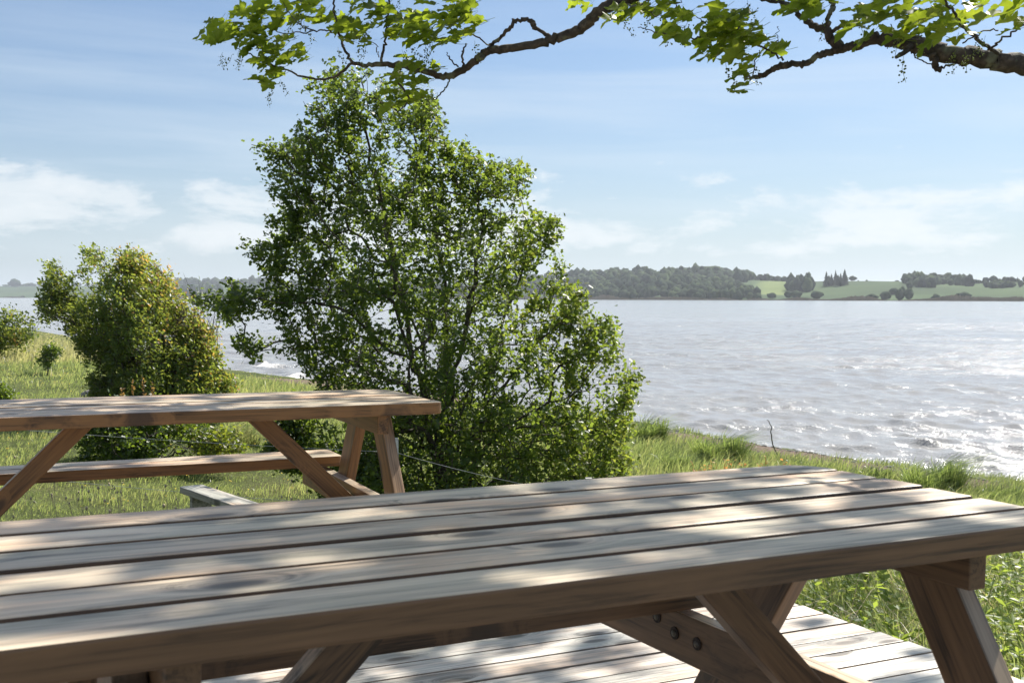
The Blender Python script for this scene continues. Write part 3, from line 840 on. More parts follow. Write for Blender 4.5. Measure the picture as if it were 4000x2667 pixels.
# ------------------------------------------------------------------ fence, stones
def build_fence():
    e = empty('wire_fence', (0, 0, 0)); tag(e, 'thin two-strand wire fence with a pale stake behind the far table', 'fence')
    zt = .03
    def on(px, py, z):
        d = at(px, py, 1.0) - [0, 0, CAM_Z]; k = (z - CAM_Z) / d[2]; return np.array([0, 0, CAM_Z]) + d * k
    A = on(-500, 1626, zt); B = on(1545, 1766, zt); C = on(2300, 1938, zt)
    e.location = (B[0], B[1], float(ground_z(B[0], B[1])))
    def wire(p, q, sag):
        t = np.linspace(0, 1, 16)[:, None]; P = p + (q - p) * t; P[:, 2] -= sag * 4 * (t * (1 - t))[:, 0]
        V, F = tube(P - np.array(e.location), .0016, 4); obj('wire', mesh_np('wire', V, F, M_WIRE), e)
    wire(A, B, .03); wire(B, C, .02)
    A2 = on(-500, 1850, -.40); B2 = B - [0, 0, .40]; C2 = C - [0, 0, .40]
    A2 = A - [0, 0, .40]
    wire(A2, B2, .03); wire(B2, C2, .02)
    for P in (A, B, C):
        g = float(ground_z(P[0], P[1])); bm = outline_plank(.036, .022, zt + .12 - g + .1, bev=.002)
        me = bpy.data.meshes.new('post'); bm.to_mesh(me); bm.free(); me.materials.append(M_STAKE)
        obj('post', me, e, (P[0] - e.location[0], P[1] - e.location[1] + .02, (zt + .08 + g - .1) / 2 - e.location[2]))


def rock(px, py, w, h, label):
    z = float(-.62); d = at(px, py, 1.0) - [0, 0, CAM_Z]; k = (z - CAM_Z) / d[2]; p = np.array([0, 0, CAM_Z]) + d * k
    V, F = ico_crown(3.3, 2, .6, .12); o = obj('field_stone', mesh_np('field_stone', V * [w / 2, w * .35, h], F, M_ROCK, None, True), None, (p[0], p[1], float(ground_z(p[0], p[1])) + h * .2))
    tag(o, label, 'stone')


# ------------------------------------------------------------------ shrubs and trees
def grow(targets, base, stems, w_path=.35):
    """connect target points into branches. returns nodes, parent"""
    N = [np.array(base, float)]; P = [-1]; L = [0.0]
    for s in stems:                                          # hand-placed main stems: polylines starting at the base
        prev = 0; line = smooth_line([base] + list(s), 4, .015)[1:]
        for q in line: N.append(q); P.append(prev); L.append(L[prev] + np.linalg.norm(q - N[prev])); prev = len(N) - 1
    arr = np.zeros((len(N) + len(targets) * 4, 3)); arr[:len(N)] = N; ln = np.zeros(len(arr)); ln[:len(N)] = L; n = len(N); par = list(P)
    order = np.argsort(np.linalg.norm(targets - base, axis=1))
    for ti in order:
        t = targets[ti]; d = np.linalg.norm(arr[:n] - t, axis=1)
        # branches prefer to leave upwards/outwards
        j = int(np.argmin(d + w_path * ln[:n] * .25 + .35 * np.maximum(0, arr[:n, 2] - t[2]))); D = d[j]
        k = max(1, min(4, int(D / .14))); prev = j
        for s in range(1, k + 1):
            q = arr[j] + (t - arr[j]) * s / k
            if s < k: q = q + rng.normal(0, D * .05, 3)
            arr[n] = q; ln[n] = ln[prev] + np.linalg.norm(q - arr[prev]); par.append(prev); prev = n; n += 1
    return arr[:n], np.array(par)


def branch_chains(nodes, par, r_tip, power=2.3):
    n = len(nodes); kids = [[] for _ in range(n)]
    for i, p in enumerate(par):
        if p >= 0: kids[p].append(i)
    area = np.zeros(n)
    for i in range(n - 1, -1, -1):
        area[i] = max(area[i], r_tip ** power)
        if par[i] >= 0: area[par[i]] += area[i]
    rad = area ** (1 / power); chains = []
    stack = [(0, None)]
    while stack:
        i, fr = stack.pop(); ch = [fr] if fr is not None else []; r = [min(rad[i], rad[fr] * .95)] if fr is not None else []
        cur = i
        while True:
            ch.append(cur); r.append(rad[cur])
            if not kids[cur]: break
            ks = sorted(kids[cur], key=lambda k: -rad[k])
            for k in ks[1:]: stack.append((k, cur))
            cur = ks[0]
        if len(ch) > 1: chains.append((ch, r))
    return chains, rad, kids


def make_shrub(name, label, cat, outline, depth, thick, n_targets, base_px, stems_px, leaf, leaf_mat_, n_leaves, leaf_size, r_tip=.0022, rad_scale=1.0, tint_fn=None,
               clump=.0, spread=.07, wind=None, base_z=None, group=None, seed=1, bark=M_TWIG, max_branch=18, rmax=.05, sprays=0, leafless=None, cth=-.42, extra=None, sprigs=None):
    global rng
    rng = np.random.default_rng(seed)
    base = at(base_px[0], base_px[1], depth)
    base[2] = float(ground_z(base[0], base[1])) - .05 if base_z is None else base_z
    e = empty(name, tuple(base)); tag(e, label, cat, group)
    O = np.asarray(outline, float); lo, hi = O.min(0), O.max(0); c = O.mean(0)
    pts = []
    while len(pts) < n_targets:
        q = rng.uniform(lo, hi, (n_targets, 2)); q = q[in_poly(q[:, 0], q[:, 1], O)]
        # depth profile: thinner near the outline
        dd = np.min(np.hypot(q[:, None, 0] - O[None, :, 0], q[:, None, 1] - O[None, :, 1]), axis=1) / FPX * depth
        z = rng.uniform(-1, 1, len(q)) * np.minimum(thick, dd * 1.6 + .12)
        w = np.array([at(a, b, depth + o) for (a, b), o in zip(q, z)])
        if clump:
            keep = vnoise(w, clump, seed) > cth + rng.normal(0, .2, len(w)); w = w[keep]
        w = w[w[:, 2] > ground_z(w[:, 0], w[:, 1]) + .03]
        pts += list(w)
    targets = np.array(pts[:n_targets])
    if extra is not None:
        lo2, hi2, n2 = extra; q = rng.uniform(lo2, hi2, (n2, 2)); w2_ = np.array([at(a, b, depth + o) for (a, b), o in zip(q, rng.uniform(-.9, .9, n2))])
        targets = np.vstack([targets, w2_[w2_[:, 2] > ground_z(w2_[:, 0], w2_[:, 1])]])
    if sprigs:
        targets = np.vstack([targets] + [[at(a + (c - a) * f_ + rng.normal(0, 6), b_ + (d_ - b_) * f_ + rng.normal(0, 6), depth) for f_ in np.linspace(0, 1, 7)] for a, b_, c, d_ in sprigs])
    if sprays:                                               # shoots that stand out of the crown
        ex = []
        for _ in range(sprays):
            k = rng.integers(len(O)); f = rng.uniform(); q = O[k] * f + O[(k + 1) % len(O)] * (1 - f)
            if q[1] > base_px[1] - 150: continue
            dv = (q - np.array([base_px[0], base_px[1] - 150])); dv /= np.linalg.norm(dv); dv = dv * .5 + np.array([-.32, -.68]); w0 = rng.uniform(-.6, .6)
            for s_ in (0, .35, .7, 1): p2 = q - dv * 40 + dv * s_ * rng.uniform(40, 85) * 9.6 / depth; ex.append(at(p2[0], p2[1], depth + w0))
        targets = np.vstack([targets, ex])
    stems = [[at(a, b, depth + o) for a, b, o in s] for s in stems_px]
    nodes, par = grow(targets, base, stems)
    chains, rad, kids = branch_chains(nodes, par, r_tip); rad = np.minimum(rad * rad_scale, rmax)
    chains.sort(key=lambda c: -max(c[1]) * len(c[0]))
    T = Tris()
    for k, (ch, r) in enumerate(chains):
        P = nodes[ch]; rr = np.minimum(np.array(r) * rad_scale, rmax); big = k < max_branch
        V, F = tube(P - base, rr, 6 if big else 3, .12 if big else 0, cap=big)
        if big: obj('trunk' if k == 0 else 'branch', mesh_np('branch', V, F, bark, None, True), e)
        else: T.add(V, F)
    o = obj('twigs', T.mesh('twigs', bark), e); o['kind'] = 'stuff'
    # leaves sit along thin twigs
    thin = np.where((np.minimum(rad, rmax) < r_tip * 3.2 * rad_scale) & (par >= 0))[0]
    if leafless is not None: thin = thin[~leafless(nodes[thin])]
    per = 7; nc = n_leaves // per; pick = np.repeat(rng.choice(thin, nc), per); n_leaves = len(pick); f = np.repeat(rng.uniform(0, 1, nc), per)[:, None]
    cl_off = np.repeat(rng.normal(0, spread * .6, (nc, 3)), per, axis=0)
    pos = nodes[pick] * f + nodes[par[pick]] * (1 - f) + cl_off + rng.normal(0, spread * .62, (n_leaves, 3))
    if clump:
        keep = vnoise(pos, clump * 2.6, seed + .3) > -.45 + rng.normal(0, .25, len(pos)); pos = pos[keep]
    n = len(pos)
    if wind is None: fr = rand_rot(n, .35)
    else:
        x = rng.normal(size=(n, 3)) * .75 + np.array(wind); z = rng.normal(size=(n, 3)) * .8 + [0, 0, .6]; fr = frames(x, z)
    tint = tint_fn(pos) if tint_fn else rng.uniform(0, 1, n)
    tint = np.clip(tint, 0, 1)
    V, F, t = scatter(leaf[0], leaf[1], pos - base, fr, leaf_size * rng.uniform(.6, 1.25, n), tint)
    o = obj('foliage', mesh_np('foliage', V, F, leaf_mat_, {'tint': t}), e); o['kind'] = 'stuff'
    return e, nodes, base


HAW_OUT = [(1400, 262), (1480, 300), (1600, 345), (1695, 420), (1715, 480), (1740, 560), (1800, 700), (1812, 640), (1815, 570), (1870, 620), (1980, 640), (2000, 760), (2020, 660), (2045, 690), (2040, 730), (2110, 790), (2170, 870), (2185, 930), (2150, 980), (2200, 1030),
           (2240, 1080), (2230, 1180), (2290, 1160), (2300, 1230), (2270, 1290), (2370, 1240), (2420, 1330), (2400, 1440), (2350, 1470), (2440, 1450), (2500, 1490), (2440, 1560), (2450, 1640), (2440, 1720), (2470, 1800), (2440, 1860), (2300, 1960), (1500, 1960),
           (1440, 1850), (1480, 1700), (1400, 1600), (1240, 1520), (1230, 1440), (1150, 1420), (1080, 1390), (940, 1360), (950, 1330), (1060, 1340), (1140, 1330), (1100, 1250), (1000, 1220), (900, 1240), (850, 1200), (755, 1165), (760, 1140), (860, 1160), (920, 1110), (1060, 1150), (1120, 1110), (1040, 1080),
           (1040, 1010), (1050, 960), (1110, 910), (1150, 880), (1100, 865), (1110, 830), (1150, 800), (1130, 760), (1190, 740), (1150, 700), (1100, 690), (1110, 655), (1140, 620), (1075, 600), (1080, 580), (1140, 585), (1160, 545), (1170, 520), (1230, 520), (1250, 450), (1262, 420), (1310, 430), (1270, 350), (1290, 310), (1345, 290)]
HAW_SPRIGS = [(1090, 610, 985, 565), (1110, 690, 1035, 660), (1120, 770, 1050, 735), (1110, 870, 1035, 845), (1050, 980, 955, 960), (1060, 1010, 975, 1000), (1240, 450, 1195, 400), (1290, 350, 1190, 330), (1810, 650, 1812, 565), (2030, 760, 2018, 655), (2340, 1280, 2372, 1235), (2430, 1490, 2505, 1485)]


def build_hawthorn():
    D = 9.6
    stems = [[(1690, 1600, 0), (1610, 1380, .1), (1560, 1100, .2), (1500, 800, .1), (1420, 500, .1), (1390, 330, 0)],
             [(1750, 1600, .1), (1740, 1300, .3), (1720, 1000, .4), (1640, 700, .3), (1600, 430, .2)],
             [(1760, 1650, -.1), (1790, 1400, -.2), (1850, 1100, -.3), (1870, 820, -.2), (1830, 650, -.1)],
             [(1800, 1650, 0), (1900, 1400, .1), (2010, 1150, .2), (2060, 950, .1), (2030, 760, .1)],
             [(1850, 1650, -.1), (2010, 1450, -.2), (2160, 1290, -.3), (2330, 1270, -.2)],
             [(1900, 1750, -.1), (2090, 1600, -.2), (2300, 1520, -.3), (2440, 1490, -.2)],
             [(1660, 1500, -.1), (1500, 1350, -.2), (1300, 1200, -.3), (1000, 1180, -.3), (820, 1160, -.3)],
             [(1620, 1550, .1), (1430, 1450, .2), (1240, 1350, .2), (1020, 1340, .2)],
             [(1580, 1300, -.3), (1420, 1050, -.5), (1250, 850, -.5), (1080, 720, -.4)],
             [(1640, 1350, .4), (1470, 950, .7), (1300, 650, .5), (1140, 560, .4)],
             [(1900, 1800, .3), (2150, 1760, .4), (2380, 1780, .4)],
             [(1700, 1750, -.3), (1600, 1650, -.5), (1500, 1600, -.6)]]

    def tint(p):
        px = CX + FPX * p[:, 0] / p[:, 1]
        return .30 + .44 * (px - 1500) / 900 + rng.normal(0, .22, len(p)) + .15 * vnoise(p, 2.2, 2)  # sun side painted into the leaf colour: paler right, darker left
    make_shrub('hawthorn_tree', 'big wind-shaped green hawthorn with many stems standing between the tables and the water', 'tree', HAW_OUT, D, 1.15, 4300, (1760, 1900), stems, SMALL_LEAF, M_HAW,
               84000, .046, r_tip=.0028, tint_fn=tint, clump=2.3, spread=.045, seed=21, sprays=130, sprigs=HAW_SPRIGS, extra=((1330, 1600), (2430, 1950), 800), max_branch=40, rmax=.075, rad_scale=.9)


def build_bushes():
    # leaning bush with reddish tips
    out = [(200, 1045), (235, 1070), (262, 1100), (300, 1110), (325, 1060), (320, 985), (345, 965), (420, 985), (520, 990), (590, 1020), (660, 1080), (700, 1140), (750, 1200), (790, 1280), (830, 1300), (850, 1360), (870, 1430), (905, 1490), (930, 1540), (900, 1600), (360, 1600), (350, 1540),
           (380, 1440), (330, 1370), (300, 1310), (235, 1275), (175, 1215), (165, 1170), (185, 1140), (185, 1090)]
    stems = [[(600, 1400, 0), (520, 1200, 0), (400, 1050, 0), (350, 985, 0)], [(560, 1450, .2), (400, 1280, .2), (280, 1180, .2), (210, 1080, .1)], [(640, 1400, -.1), (620, 1200, -.1), (520, 1050, 0), (450, 1000, 0)],
             [(690, 1400, .1), (700, 1280, .1), (660, 1150, .1), (600, 1050, 0)], [(740, 1450, -.2), (790, 1350, -.2), (780, 1280, -.2)], [(780, 1500, 0), (860, 1450, 0), (890, 1500, 0)]]

    def tint(p):
        px = CX + FPX * p[:, 0] / p[:, 1]; z = p[:, 2]; py = HORIZON - (z - CAM_Z) / p[:, 1] * FPX
        e = (px - 330) / 520 - (py - 1000) / 620            # towards the upper right skin: young red tips, with the sunlit side painted in
        return .43 + .44 * e + rng.normal(0, .17, len(p))
    make_shrub('leaning_bush', 'wind-leaned bush with rusty red young tips left of the hawthorn, in the meadow', 'bush', out, 16.5, 1.2, 3600, (640, 1560), stems, OVAL_LEAF, M_BLACK, 64000, .060,
               r_tip=.004, tint_fn=tint, clump=1.1, spread=.075, wind=(-.9, -.1, .55), seed=5, max_branch=10, rmax=.04, cth=-.75, sprays=60)
    # bare twigs on its right shoulder
    global rng
    rng = np.random.default_rng(8)
    T = Tris(); b = at(800, 1400, 16.4)
    for k in range(60):
        s = at(rng.uniform(700, 860), rng.uniform(1250, 1440), 16.4 + rng.uniform(-.4, .4)); q = s + np.array([rng.uniform(-.25, .2), rng.uniform(-.1, .1), rng.uniform(.25, .7)])
        m = (s + q) / 2 + rng.normal(0, .03, 3); V, F = tube([s - b, m - b, q - b], [.004, .003, .0015], 3, 0, False); T.add(V, F)
    o = obj('dead_twigs', T.mesh('dead_twigs', M_TWIG), None, tuple(b)); tag(o, 'bare grey twigs standing at the right shoulder of the leaning bush', 'twigs', kind='stuff')
    # low bush seen under the far table
    out = [(245, 1800), (260, 1700), (300, 1640), (420, 1590), (520, 1560), (640, 1580), (760, 1640), (860, 1680), (960, 1720), (940, 1760), (820, 1770), (700, 1800), (560, 1840), (320, 1840)]
    make_shrub('low_bush', 'low dark green bush growing behind the far table, seen under its top', 'bush', out, 12.0, .7, 520, (520, 1820), [[(480, 1700, 0), (440, 1640, 0)], [(600, 1700, 0), (700, 1680, 0)], [(560, 1700, .2), (560, 1600, .2)]],
               SMALL_LEAF, M_BUSH, 15000, .05, r_tip=.003, clump=1.5, spread=.06, seed=9, max_branch=4, tint_fn=lambda p: .1 + .75 * np.clip((CX + FPX * p[:, 0] / p[:, 1] - 450) / 400, 0, 1) + rng.normal(0, .2, len(p)))
    rng = np.random.default_rng(31)
    for px, top, l in ((516, 1478, 'left orange shoot of the young sprigs above the far table edge'), (556, 1462, 'tallest orange shoot in the middle above the far table edge'), (596, 1488, 'right orange shoot of the young sprigs above the far table edge'),
                       (478, 1512, 'smallest orange shoot at the left above the far table edge')):
        b = at(px + 8, 1600, 11.6); t = at(px, top, 11.6); line = smooth_line([b, (b + t) / 2 + rng.normal(0, .01, 3), t], 6); V, F = tube(line - b, np.linspace(.004, .0015, len(line)), 4)
        e = empty('orange_shoot', tuple(b)); tag(e, l, 'shoot', 'orange shoots behind the far table'); obj('stem', mesh_np('stem', V, F, M_TWIG), e)
        n = 34; k = rng.uniform(.15, 1, n); i = (k * (len(line) - 1)).astype(int); pos = line[i] - b + rng.normal(0, .004, (n, 3)); x = rng.normal(size=(n, 3)); x[:, 2] = np.abs(x[:, 2]) * .8 + .3
        V, F, tt = scatter(OVAL_LEAF[0], OVAL_LEAF[1], pos, frames(x, rng.normal(size=(n, 3))), .034 * rng.uniform(.6, 1.2, n), rng.uniform(0, 1, n))
        o = obj('leaves', mesh_np('leaves', V, F, M_SPRIG, {'tint': tt}), e); o['kind'] = 'stuff'
    # bushes at the left picture edge
    out = [(-260, 1150), (-60, 1160), (10, 1180), (40, 1200), (80, 1225), (120, 1250), (160, 1250), (150, 1290), (110, 1340), (40, 1370), (-260, 1370)]
    make_shrub('shore_bush', 'large rounded bush at the left picture edge near the shore', 'bush', out, 36, 1.6, 500, (-60, 1350), [[(-60, 1250, 0)], [(40, 1280, 0)]], OVAL_LEAF, M_BLACK, 14000, .12,
               r_tip=.008, clump=.6, spread=.16, wind=(-.6, 0, .6), seed=13, max_branch=3, tint_fn=lambda p: .30 + rng.normal(0, .17, len(p)) + .15 * vnoise(p, .9, 1))
    out = [(190, 1340), (215, 1350), (240, 1370), (215, 1400), (190, 1430), (160, 1428), (142, 1405), (150, 1390), (175, 1370)]
    make_shrub('sapling', 'small dark sapling alone on the meadow left of the leaning bush', 'sapling', out, 27, .3, 80, (182, 1428), [[(188, 1380, 0)]], OVAL_LEAF, M_BUSH, 1500, .07, r_tip=.004, spread=.07, seed=15, max_branch=2,
               tint_fn=lambda p: .1 + rng.normal(0, .15, len(p)))
    out = [(-60, 1560), (-50, 1500), (0, 1515), (30, 1530), (45, 1545), (40, 1575)]
    make_shrub('weed_clump', 'dark weed clump at the left edge just above the far table', 'weed', out, 17, .3, 80, (0, 1570), [[(0, 1540, 0)]], OVAL_LEAF, M_BUSH, 1800, .06, r_tip=.003, spread=.06, seed=16, max_branch=2,
               tint_fn=lambda p: .25 + rng.normal(0, .2, len(p)))
    # low scrub at the foot of the hawthorn and round the far table legs
    out = [(1150, 1560), (1200, 1600), (1230, 1680), (1100, 1720), (1180, 1760), (1260, 1700), (1330, 1760), (1420, 1700), (1500, 1760), (1560, 1940), (1280, 1960), (1200, 1850), (1100, 1820), (1000, 1780), (1060, 1740), (1090, 1640)]
    make_shrub('hawthorn_scrub', 'low hawthorn scrub growing between the far table legs and the big tree', 'bush', out, 10.0, .6, 520, (1420, 1900), [[(1300, 1800, 0), (1150, 1740, 0)], [(1300, 1700, 0), (1160, 1600, 0)], [(1450, 1780, 0)]],
               SMALL_LEAF, M_HAW, 13000, .048, r_tip=.0025, clump=1.8, spread=.05, seed=18, max_branch=4, tint_fn=lambda p: .2 + rng.normal(0, .2, len(p)))


# ------------------------------------------------------------------ the overhanging maple
def maple_leaf_mesh(seed):
    r = np.random.default_rng(seed)
    tips = [(-.18, .30), (.12, .62), (.72, .50), (1.05, 0.0), (.72, -.50), (.12, -.62), (-.18, -.30)]
    # outline: base, lobes with toothed shoulders
    half = [(0.0, .03), (-.13, .20), (-.12, .34), (.0, .37), (.02, .50), (.14, .60), (.22, .50), (.30, .40), (.37, .32), (.46, .40), (.56, .46), (.72, .50), (.70, .36), (.74, .26), (.84, .26), (.90, .18), (1.0, .10)]
    out = half + [(1.08, 0)] + [(x, -y) for x, y in reversed(half)]
    P = np.array(out, float); P += r.normal(0, .018, P.shape)
    rr = np.hypot(P[:, 0] - .3, P[:, 1])
    curl, fold = r.uniform(.08, .22), r.uniform(.12, .45)
    def z(p): return fold * np.abs(p[:, 1]) + .05 * np.sin(p[:, 1] * 14 + seed * 2) - curl * np.maximum(0, p[:, 0]) ** 2 - .10 * p[:, 1] ** 2 + .05 * np.sin(p[:, 0] * 9 + p[:, 1] * 7 + seed)
    mid = np.array([(.30, 0.0), (.62, 0.0)])
    A = np.vstack([P, mid]); V = np.c_[A, z(A)]; n = len(P); F = []
    for i in range(n - 1):
        c = n + (1 if 12 <= i <= 21 else 0); F.append((i, i + 1, c))
    F += [(12, n + 1, n), (22, n, n + 1)]
    V = V @ np.array([[1, 0, 0], [0, 1, 0], [0, 0, 1]]) * .75
    # stalk
    sv, sf = tube([(-.45, 0, .10), (-.2, 0, .03), (0.0, 0, 0)], .008, 3, 0, False); F = np.array([f[::-1] for f in F]); F = np.vstack([F, sf + len(V)])
    return np.vstack([V, sv]), F


def build_maple():
    global rng
    rng = np.random.default_rng(77)
    base = np.array([4.3, 4.2, 0.0]); base[2] = float(ground_z(base[0], base[1])) - .1
    e = empty('maple_tree', tuple(base)); tag(e, 'maple with lichened branches and lobed bright green leaves reaching in from the top right', 'tree')
    line = smooth_line([base, base + [0, .05, 1.4], base + [-.05, 0, 2.6], base + [.1, .1, 4.2], base + [.2, .2, 6.4]], 5, .01)
    V, F = tube(line - base, np.linspace(.24, .09, len(line)), 12, .05); obj('trunk', mesh_np('trunk', V, F, M_BARK, None, True), e)

    def br(pts, w, sides=8, bump=.10, jit=.007, name='branch'):
        """pts: (px, py, depth); w: widths in photo pixels"""
        P = np.array([at(a, b, d) if len(q) == 3 else q for q in pts for a, b, d in [q[:3]]]); W = np.array([x * d / FPX / 2 for x, (_, _, d) in zip(w, pts)])
        L = smooth_line(P, 7, jit * 0.5); r = np.interp(np.linspace(0, 1, len(L)), np.linspace(0, 1, len(W)), W)
        V, F = tube(L - base, r, sides, bump); return obj(name, mesh_np(name, V, F, M_BARK, None, True), e)
    # heavy limb at right
    br([(6350, 60, 4.25), (5000, 330, 4.2), (4400, 300, 4.2), (4000, 256, 4.2), (3860, 232, 4.2), (3731, 216, 4.2), (3612, 190, 4.25), (3520, 165, 4.3), (3433, 146, 4.3)], [150, 110, 90, 76, 74, 68, 64, 56, 50], 12, .2)
    br([(3433, 146, 4.3), (3344, 178, 4.35), (3255, 199, 4.4), (3195, 220, 4.4), (3147, 247, 4.45), (3094, 250, 4.5), (3052, 256, 4.5), (3005, 283, 4.55), (2957, 300, 4.6), (2915, 310, 4.6)], [50, 34, 30, 26, 22, 24, 28, 20, 18, 8], 8, .16)
    br([(3290, 187, 4.38), (3249, 160, 4.4), (3231, 119, 4.4), (3183, 107, 4.45), (3136, 71, 4.5), (3064, 12, 4.5), (2980, -5, 4.5), (2900, -60, 4.5)], [40, 34, 32, 26, 22, 20, 16, 10], 7, .12)
    br([(3231, 119, 4.4), (3237, 60, 4.4), (3255, 24, 4.4), (3240, -30, 4.4)], [20, 18, 22, 12], 6, .18)
    br([(3249, 125, 4.4), (3314, 95, 4.3), (3368, 65, 4.3), (3421, 18, 4.2), (3470, -40, 4.2)], [16, 12, 12, 12, 10], 6, .15)
    br([(3560, 180, 4.25), (3500, 225, 4.2)], [26, 14], 6, .2)
    br([(3640, 210, 4.2), (3660, 270, 4.2), (3690, 262, 4.2), (3735, 250, 4.2)], [36, 22, 8, 5], 6, .15)
    br([(3560, 205, 4.2), (3600, 240, 4.2), (3650, 262, 4.2)], [6, 6, 6], 4, .1)
    br([(3900, 210, 4.15), (3800, 140, 4.0), (3740, 70, 3.9), (3690, 0, 3.8), (3670, -60, 3.8)], [16, 14, 11, 9, 8], 6, .12)
    br([(3860, 195, 4.1), (3920, 150, 4.0), (4000, 98, 3.9)], [10, 8, 8], 5)
    br([(3620, 170, 4.2), (3500, 130, 4.1), (3480, 95, 4.1)], [7, 5, 4], 4)
    br([(3760, 170, 4.2), (3830, 125, 4.2), (3900, 120, 4.2)], [6, 6, 6], 4)
    # long limb across the middle
    br([(6300, -1400, 4.6), (4600, -800, 4.7), (3400, -420, 4.8), (2800, -150, 4.9), (2449, -2, 5.0), (2342, 45, 5.0), (2276, 107, 5.05), (2193, 143, 5.1), (2104, 173, 5.1), (1985, 190, 5.15), (1907, 198, 5.2)], [120, 96, 72, 62, 52, 46, 40, 38, 34, 32, 32], 9, .08)
    br([(1907, 198, 5.2), (1865, 232, 5.2), (1806, 274, 5.25), (1740, 298, 5.3), (1657, 280, 5.3), (1538, 253, 5.35), (1440, 254, 5.4), (1377, 247, 5.4)], [32, 30, 28, 26, 24, 22, 17, 15], 8, .08)
    br([(1377, 247, 5.4), (1292, 304, 5.45), (1190, 303, 5.5), (1101, 268, 5.5), (1036, 244, 5.5), (964, 208, 5.5), (925, 185, 5.5)], [12, 10, 8, 7, 7, 5, 3], 5, .1)
    br([(1377, 247, 5.4), (1350, 200, 5.4), (1327, 143, 5.4), (1309, 89, 5.4), (1303, -20, 5.4)], [13, 11, 10, 9, 8], 5, .1)
    br([(1312, 134, 5.4), (1270, 118, 5.4), (1208, 125, 5.45), (1113, 131, 5.5), (1040, 105, 5.5)], [7, 6, 6, 4, 3], 4)
    br([(1230, 122, 5.4), (1160, 90, 5.45), (1113, 18, 5.5), (1100, -30, 5.5)], [5, 5, 4, 4], 4)
    br([(1490, 244, 5.37), (1500, 180, 5.35), (1508, 119, 5.3), (1514, 60, 5.3), (1525, -20, 5.3)], [12, 10, 9, 9, 8], 5, .1)
    br([(1508, 119, 5.3), (1540, 84, 5.3), (1566, 40, 5.3)], [4, 4, 3], 4)
    br([(2163, 148, 5.1), (2098, 113, 5.1), (2080, 95, 5.1), (2070, 80, 5.1), (2014, 86, 5.1), (1967, 131, 5.15), (1913, 180, 5.2)], [14, 15, 24, 16, 16, 14, 15], 7, .28)
    br([(2014, 86, 5.1), (2000, 76, 5.1)], [12, 6], 5, .2)
    br([(1562, 262, 5.3), (1550, 315, 5.25), (1598, 375, 5.2), (1585, 410, 5.2), (1556, 440, 5.2)], [12, 11, 9, 7, 3], 5, .1)
    br([(1556, 440, 5.2), (1500, 400, 5.2), (1430, 372, 5.2), (1412, 300, 5.25)], [4, 4, 4, 3], 4)
    br([(1755, 304, 5.3), (1740, 345, 5.3), (1705, 381, 5.3), (1670, 390, 5.3)], [6, 6, 5, 3], 4)
    br([(1808, 268, 5.25), (1808, 210, 5.2), (1820, 170, 5.2)], [10, 8, 6], 5, .12)
    br([(1790, 262, 5.25), (1760, 235, 5.25), (1745, 205, 5.25)], [7, 6, 4], 4, .1)
    br([(1480, 225, 5.3), (1470, 180, 5.3), (1400, 150, 5.3), (1365, 130, 5.3)], [4, 4, 3, 3], 4)
    br([(1910, 178, 5.15), (1850, 140, 5.1), (1780, 120, 5.1), (1700, 100, 5.1), (1600, 150, 5.1)], [6, 6, 5, 4, 3], 4)
    br([(2401, 24, 4.95), (2490, 22, 4.9), (2540, 0, 4.9)], [12, 8, 7], 5)
    br([(3060, 238, 4.5), (2987, 185, 4.5), (2886, 143, 4.55), (2761, 95, 4.6), (2719, 65, 4.6)], [9, 8, 7, 5, 3], 5, .1)
    br([(2890, 145, 4.55), (2760, 140, 4.6), (2700, 149, 4.6), (2600, 134, 4.65), (2540, 120, 4.65), (2492, 109, 4.7)], [8, 7, 6, 5, 4, 3], 5, .1)
    br([(2600, 65, 4.7), (2650, 20, 4.7), (2670, -20, 4.7)], [5, 5, 4], 4)
    br([(2600, 65, 4.7), (2560, 60, 4.7), (2510, 40, 4.7)], [5, 4, 3], 4)
    br([(3032, 190, 4.45), (3034, 160, 4.45), (3041, 105, 4.45)], [5, 4, 3], 4)
    br([(2940, 300, 4.6), (2955, 220, 4.6), (2965, 200, 4.6)], [5, 4, 3], 4)
    br([(2880, 145, 4.5), (2887, 100, 4.5)], [8, 6], 4)
    # canopy limbs above the picture, over the tables
    for k in range(9):
        p0 = line[-1 - k] ; q = np.array([random.uniform(.3, 3.4), random.uniform(3.0, 8.0), random.uniform(5.0, 6.9)]); mid = (p0 + q) / 2 + [0, 0, .5]
        L = smooth_line([p0, mid, q, q + (q - mid) * .5], 6, .02); V, F = tube(L - base, np.linspace(.05, .012, len(L)), 6, .1); obj('branch', mesh_np('branch', V, F, M_BARK, None, True), e)

    # leaves in view: every one an object
    meshes = [mesh_np('leaf', V, F, M_MAPLE, {'tint': np.full(len(V), t)}) for (V, F), t in zip([maple_leaf_mesh(s) for s in range(10)], (.1, .2, .3, .4, .45, .5, .6, .7, .8, .95))]
